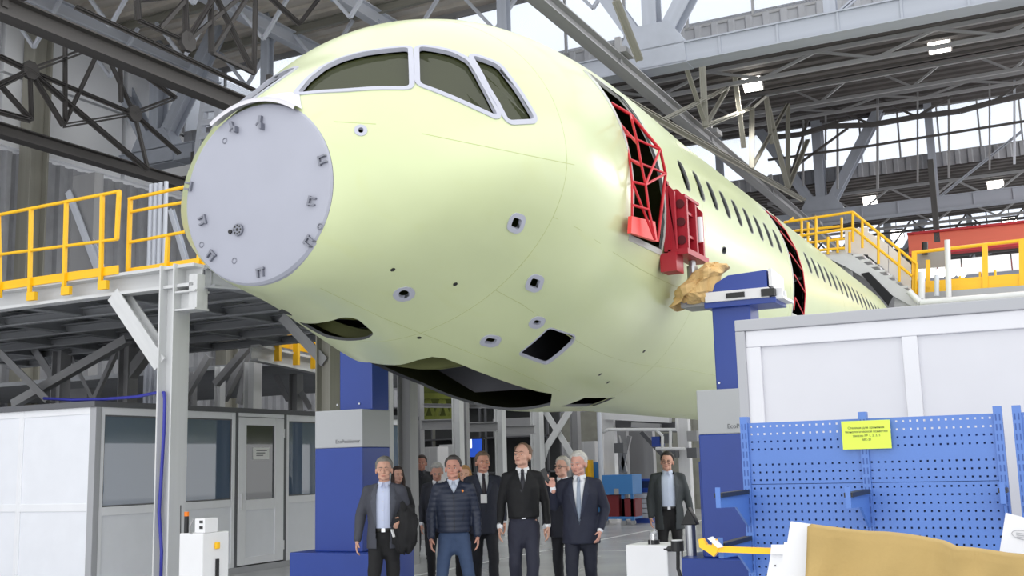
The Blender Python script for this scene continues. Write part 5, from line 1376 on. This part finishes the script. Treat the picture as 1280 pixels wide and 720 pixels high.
    if top in ('suit','coat'):
        for sx in (-1,1):
            def lf(u, v, sx=sx):
                z = 1.485 - (1.485-zl)*u; hw = max(half(max(z, zv+.001)), .002); wd = (.030+.034*min(1,u/.32))*(1-max(0,(u-.34)/.66)**1.3)
                if .30 < u < .36: wd *= .72
                return (sx*(hw-.006 + wd*v), z, .002*math.sin(PI*v))
            patch('lapel', lf, 26, 4, JB, .006, mat('%s_lapel_%d_%d_%d' % ((top,)+topcol), tuple(min(255,int(c*1.12)+2) for c in topcol), .7, noise=.05))
    elif top == 'sweater':
        for sx in (-1,1):
            patch('neck_rib', lambda u, v, sx=sx: (sx*(max(half(max(1.485-(1.485-zv)*u, zv+.001)),0) - .004 + .016*v), 1.485-(1.485-zv)*u, 0), 18, 2, JB, .003, M_J)
    else:
        for sx in (-1,1):
            patch('jacket_collar', lambda u, v, sx=sx: (sx*(half(max(1.50-(1.50-zv)*u, zv+.001)) - .004 + .03*v*(1-u*.6)), 1.50-(1.50-zv)*u, .004), 14, 3, JB, .008, M_J)
        patch('zip', lambda u, v: (-.005+.01*v, zv-.0-(zv-hem-.02)*u, 0), 20, 1, JB, .003, M_BLACK)
        for sx in (-1,1): patch('pocket_zip', lambda u, v, sx=sx: (sx*(.115-.02*(1-u))+.004*v, 1.06+.12*u, 0), 6, 1, JB, .002, M_BLACK)
    if top == 'suit' and zv > 1.0:
        for i in range(2):
            z = zv-.03-.10*i; y = ray_front(JB, .012, z); MB().ball((.012,y-.004,z), (.010,.004,.010), 10, 6).ob('button', M_BLACK, t)
    if tie:
        M_T = mat('tie_%d_%d_%d' % tie, tie, .5, noise=.06, nscale=30); ze = (zv-.03 if zv > .9 else 1.0)
        patch('tie', lambda u, v: ((-.5+v)*(.030+.042*min(1,u*1.1))*(1 if u < .93 else (1-u)/.07+.02), 1.462-(1.462-ze)*u, .004*math.sin(PI*v)), 22, 4, SB, .008, M_T)
        MB().cone((0,-.083,1.478), (0,-.090,1.452), .019, .013, 10).ob('tie_knot', M_T, t, True)
    else:
        for z in (1.40,1.30,1.20,1.10):
            if z > zv: y = ray_front(SB, 0, z); MB().ball((0,y-.001,z), (.006,.003,.006), 8, 6).ob('shirt_button', mat('button_pale', (200,200,206), .4), t)
        patch('placket', lambda u, v: (-.014+.028*v, 1.47-(1.47-max(zv, 1.0))*u, 0), 16, 2, SB, .003, M_SH)
    # --- trousers, belt, shoes
    p = MB(); p.ball((0,.006,.92), (.156*g,.100*g,.13), 18, 12); p.ball((0,.0,.975), (.146*g,.100*g,.06), 18, 10); p.cone((-.03,-.002,.95), (-.04,.0,.76), .095, .085, 12); p.cone((.03,-.002,.95), (.04,.0,.76), .095, .085, 12); p.cone((-.06,.005,.90), (-.05,.005,.80), .095, .08, 12); p.cone((.06,.005,.90), (.05,.005,.80), .095, .08, 12)
    for k, sx in (('L',1),('R',-1)):
        kn, an = V(Lg[k][0]), V(Lg[k][1]); p.cone((sx*.082*g,.005,.89), kn, .094*g, .070, 14); p.cone(kn, an+V((0,.005,-.01)), .070, .058, 14)
        d = V((0,-1,0)); hl = V((an.x,an.y+.06,.045)); sh_ = MB().cone(V((an.x,an.y+.045,.042)), V((an.x,an.y-.16,.036)), .042, .036, 12).box((an.x-.042,an.y-.18,0), (an.x+.042,an.y+.08,.022)).cone(V((an.x,an.y+.03,.05)), V((an.x,an.y+.01,.11)), .04, .04, 12)
        sm_ = remeshed(sh_, .010, 2, .4)
        lift = max(0, an.z-.10)
        for v in sm_.vertices: v.co.z += lift
        link('shoe', sm_, M_SHOE, t)
    pm_ = remeshed(p, .012 if voxel < .008 else .014, 4, .5)
    push(pm_, lambda q: .006*mnoise.noise(V((q.x*10+px, q.y*10, q.z*7)))+.004*mnoise.noise(V((q.x*16, q.y*16, q.z*22+px))))
    link('trousers', pm_, mat('cloth_%d_%d_%d' % pants, pants, .8, noise=.12, nscale=5, bump=.1, bscale=80), t)
    if zv < .9 or top in ('sweater',):
        bl_ = MB(); bl_.loft([[V((.154*g*k_*math.cos(a), .112*g*k_*math.sin(a), z)) for a in [2*PI*i/32 for i in range(32)]] for k_, z in ((.96,.975),(1.0,.978),(1.0,1.012),(.96,1.015))], False); bl_.ob('belt', M_BELT, t, True)
        MB().box((-.02,-.118*g,.975), (.02,-.108*g,1.014)).ob('belt_buckle', M_CHROME, t)
    if extra: extra(t, ray_front, JB, SB)
    return t
WALK1 = {'L': ((.10,-.13,.50), (.10,-.16,.085)), 'R': ((-.09,.0,.49), (-.09,.20,.13))}
WALK2 = {'R': ((-.10,-.13,.50), (-.10,-.17,.085)), 'L': ((.09,.0,.49), (.09,.20,.13))}
def pin(t, rf, JB, SB):
    y = rf(JB, .10, 1.385); MB().ball((.10,y-.004,1.385), (.013,.005,.016), 10, 6).ob('lapel_pin', mat('pin_orange', (232,142,70), .4), t)
man_blazer = person('man in open grey blazer and pale blue shirt, black coat over his arm', 480, 571, 11.9, turn=-.12, skin=(206,160,140), hair=(126,122,116), head_yaw=.05, top='coat', topcol=(66,68,78), shirt=(198,206,232), zv=.80, vw=.072, hem=.80, pants=(22,22,25), legs=WALK2,
    arms={'L': ((.245,.07,1.15),(.20,-.15,1.10)), 'R': ((-.265,.05,1.15),(-.29,-.02,.90))}, hands={'L': {'n':(-.3,0,-1),'t':(0,-.3,1)}}, cuffs=False)
person('man in navy quilted jacket and blue jeans in the front row', 566, 569.5, 12.2, turn=.02, skin=(206,152,134), hair=(78,74,72), head_yaw=-.16, head_tilt=-.06, girth=1.0, top='quilt', topcol=(36,44,64), shirt=(206,216,234), zv=1.36, vw=.075, hem=.93, pants=(58,76,108), quilt=True, cuffs=False,
    legs={'L': ((.15,-.08,.50),(.20,-.03,.085)), 'R': ((-.14,-.10,.50),(-.17,-.13,.085))}, arms={'L': ((.248,.04,1.14),(.258,-.03,.895)), 'R': ((-.248,.04,1.14),(-.256,-.04,.89))}, extra=pin)
def lanyard(t, rf, JB, SB):
    y = rf(JB, -.03, 1.18); MB().box((-.05,y-.012,1.13), (.03,y-.004,1.24)).ob('name_badge', M_WHITE, t)
person('man in dark navy suit and dark tie walking behind the quilted jacket', 603, 564.5, 14.4, turn=.1, skin=(204,150,130), hair=(112,94,78), head_yaw=.15, top='suit', topcol=(30,34,50), tie=(40,32,44), zv=1.16, vw=.085, hem=.74, pants=(26,28,36), legs=WALK1, girth=1.08, extra=lanyard)
person('tall man in black V-neck sweater, white shirt and dark tie', 652, 553, 12.5, turn=.0, skin=(214,168,148), hair=(120,94,76), style='receding', head_yaw=-.42, head_tilt=-.18, top='sweater', topcol=(17,18,22), shirt=(236,238,242), tie=(34,34,44), zv=1.27, vw=.062, hem=.985, pants=(44,46,62), legs={'L': ((.085,-.10,.50),(.06,-.14,.085)), 'R': ((-.10,-.02,.50),(-.09,.14,.11))}, arms={'L': ((.236,.05,1.14),(.252,-.03,.90)), 'R': ((-.236,.05,1.14),(-.254,-.03,.90))})
phone = {}
man_point = person('white-haired older man in navy suit with grey tie, one hand raised to point', 723, 564, 12.3, turn=-.12, skin=(212,160,144), hair=(208,205,200), head_yaw=-.30, head_tilt=.12, girth=1.13, top='suit', topcol=(33,37,56), tie=(146,158,178), shirt=(232,234,240), zv=.97, vw=.085, hem=.76, pants=(30,33,48), legs=WALK2,
    arms={'R': ((-.29,-.03,1.17),(-.275,-.20,1.37)), 'L': ((.275,.06,1.13),(.225,-.10,.91))}, hands={'R': {'d':(-.12,-.15,1),'n':(.6,-.8,0),'t':(-.9,-.2,.25),'curl':.5,'point':True}})
person('grey-haired man in glasses and dark suit, half hidden behind the older man', 702, 570.5, 13.7, turn=-.1, skin=(214,166,146), hair=(190,184,176), head_yaw=-.5, head_tilt=-.10, top='suit', topcol=(32,34,46), tie=(60,40,44), zv=1.12, vw=.08, hem=.76, pants=(28,29,36), glasses=True, legs=WALK1, voxel=.008)
person('man in glasses and open dark jacket over a pale shirt, apart at the right', 833, 564.5, 15.4, turn=.0, skin=(206,158,138), hair=(44,38,36), head_yaw=-.12, head_tilt=.02, head_roll=.06, girth=1.06, top='coat', topcol=(52,57,60), shirt=(196,206,226), zv=.80, vw=.088, hem=.70, pants=(20,20,22), glasses=True, cuffs=False, legs={'L': ((.10,-.06,.49),(.09,-.02,.085)), 'R': ((-.11,-.06,.49),(-.11,-.10,.085))}, voxel=.008, arms={'L': ((.265,.03,1.13),(.305,-.03,.89)), 'R': ((-.255,.03,1.13),(-.26,-.06,.88))})
person('dark-coated man walking at the back beside the grey steel post', 527, 569, 20.2, skin=(176,126,110), hair=(60,44,38), head_yaw=-.1, top='coat', topcol=(28,30,36), shirt=(60,62,70), zv=1.36, vw=.05, hem=.62, pants=(34,36,44), voxel=.009, legs=WALK1, cuffs=False, girth=1.08)
person('grey-haired man looking down, dark suit and tie, in the second row', 546, 578, 15.6, skin=(200,150,132), hair=(170,168,166), head_tilt=.35, top='suit', topcol=(34,36,46), tie=(70,74,96), zv=1.16, vw=.08, hem=.76, pants=(24,25,30), voxel=.009, legs=WALK2)
person('dark-haired woman seen between the white post and the grey post', 497, 583, 16.6, skin=(214,166,148), hair=(52,36,32), woman=True, top='coat', topcol=(30,30,34), shirt=(40,40,46), zv=1.36, vw=.05, hem=.78, pants=(26,26,30), voxel=.009, cuffs=False, collar=False, head_yaw=.35)
person('blonde woman at the back, face showing beside the quilted jacket', 580.5, 582, 15.2, skin=(220,172,150), hair=(186,142,92), woman=True, top='coat', topcol=(44,38,40), shirt=(70,60,60), zv=1.36, vw=.05, hem=.78, pants=(26,26,30), voxel=.009, cuffs=False, collar=False, head_yaw=-.1)
# coat carried over the arm of the man in grey
bpy.context.view_layer.update()
c0 = man_blazer.matrix_world @ Vector((.245,-.17,1.03)); cm = MB(); NU, NV = 28, 18; vs = []
for jv in range(NV):
    for iu in range(NU):
        ph, a = PI*jv/(NV-1), 2*PI*iu/NU; d = Vector((math.sin(ph)*math.cos(a), math.sin(ph)*math.sin(a), math.cos(ph)))
        k = 1 + .28*mnoise.noise(d*2.2) + .14*mnoise.noise(Vector((d.x*7, d.y*7, d.z*2.5)))
        zz = d.z; vs.append(c0 + Vector((d.x*.135*k*(1+.25*max(0,-zz)), d.y*.10*k, zz*.225*k + (-.06*abs(math.sin(a*3)) if zz < -.4 else 0))))
cm.add(vs, [(jv*NU+iu, jv*NU+(iu+1)%NU, (jv+1)*NU+(iu+1)%NU, (jv+1)*NU+iu) for jv in range(NV-1) for iu in range(NU)])
ct = thing('folded_coat', 'black coat folded over the forearm of the man in the grey blazer', 'coat', None, c0)
cm.v = [tuple(Vector(v)-c0) for v in cm.v]; fix(cm.ob('cloth', mat('coat_black', (20,20,23), .8, noise=.2, nscale=12), ct, True))
MB().bar(Vector((-.09,-.125,-.02)), Vector((-.06,-.13,-.10)), .03, .012).ob('label_tag', M_WHITE, ct)
# phone in the raised hand
ph_c = man_point.matrix_world @ Vector((-.335,-.235,1.515))
phn = MB(); phn.bar(Vector((-.045,0,.075)), Vector((.02,0,-.06)), .055, .012, 0, (0,1,0)); po = phn.ob('phone', M_BLACK, label='dark phone held up in the raised hand of the older man', cat='phone'); po.location = ph_c; po.rotation_euler = (0,0,man_point.rotation_euler.z)
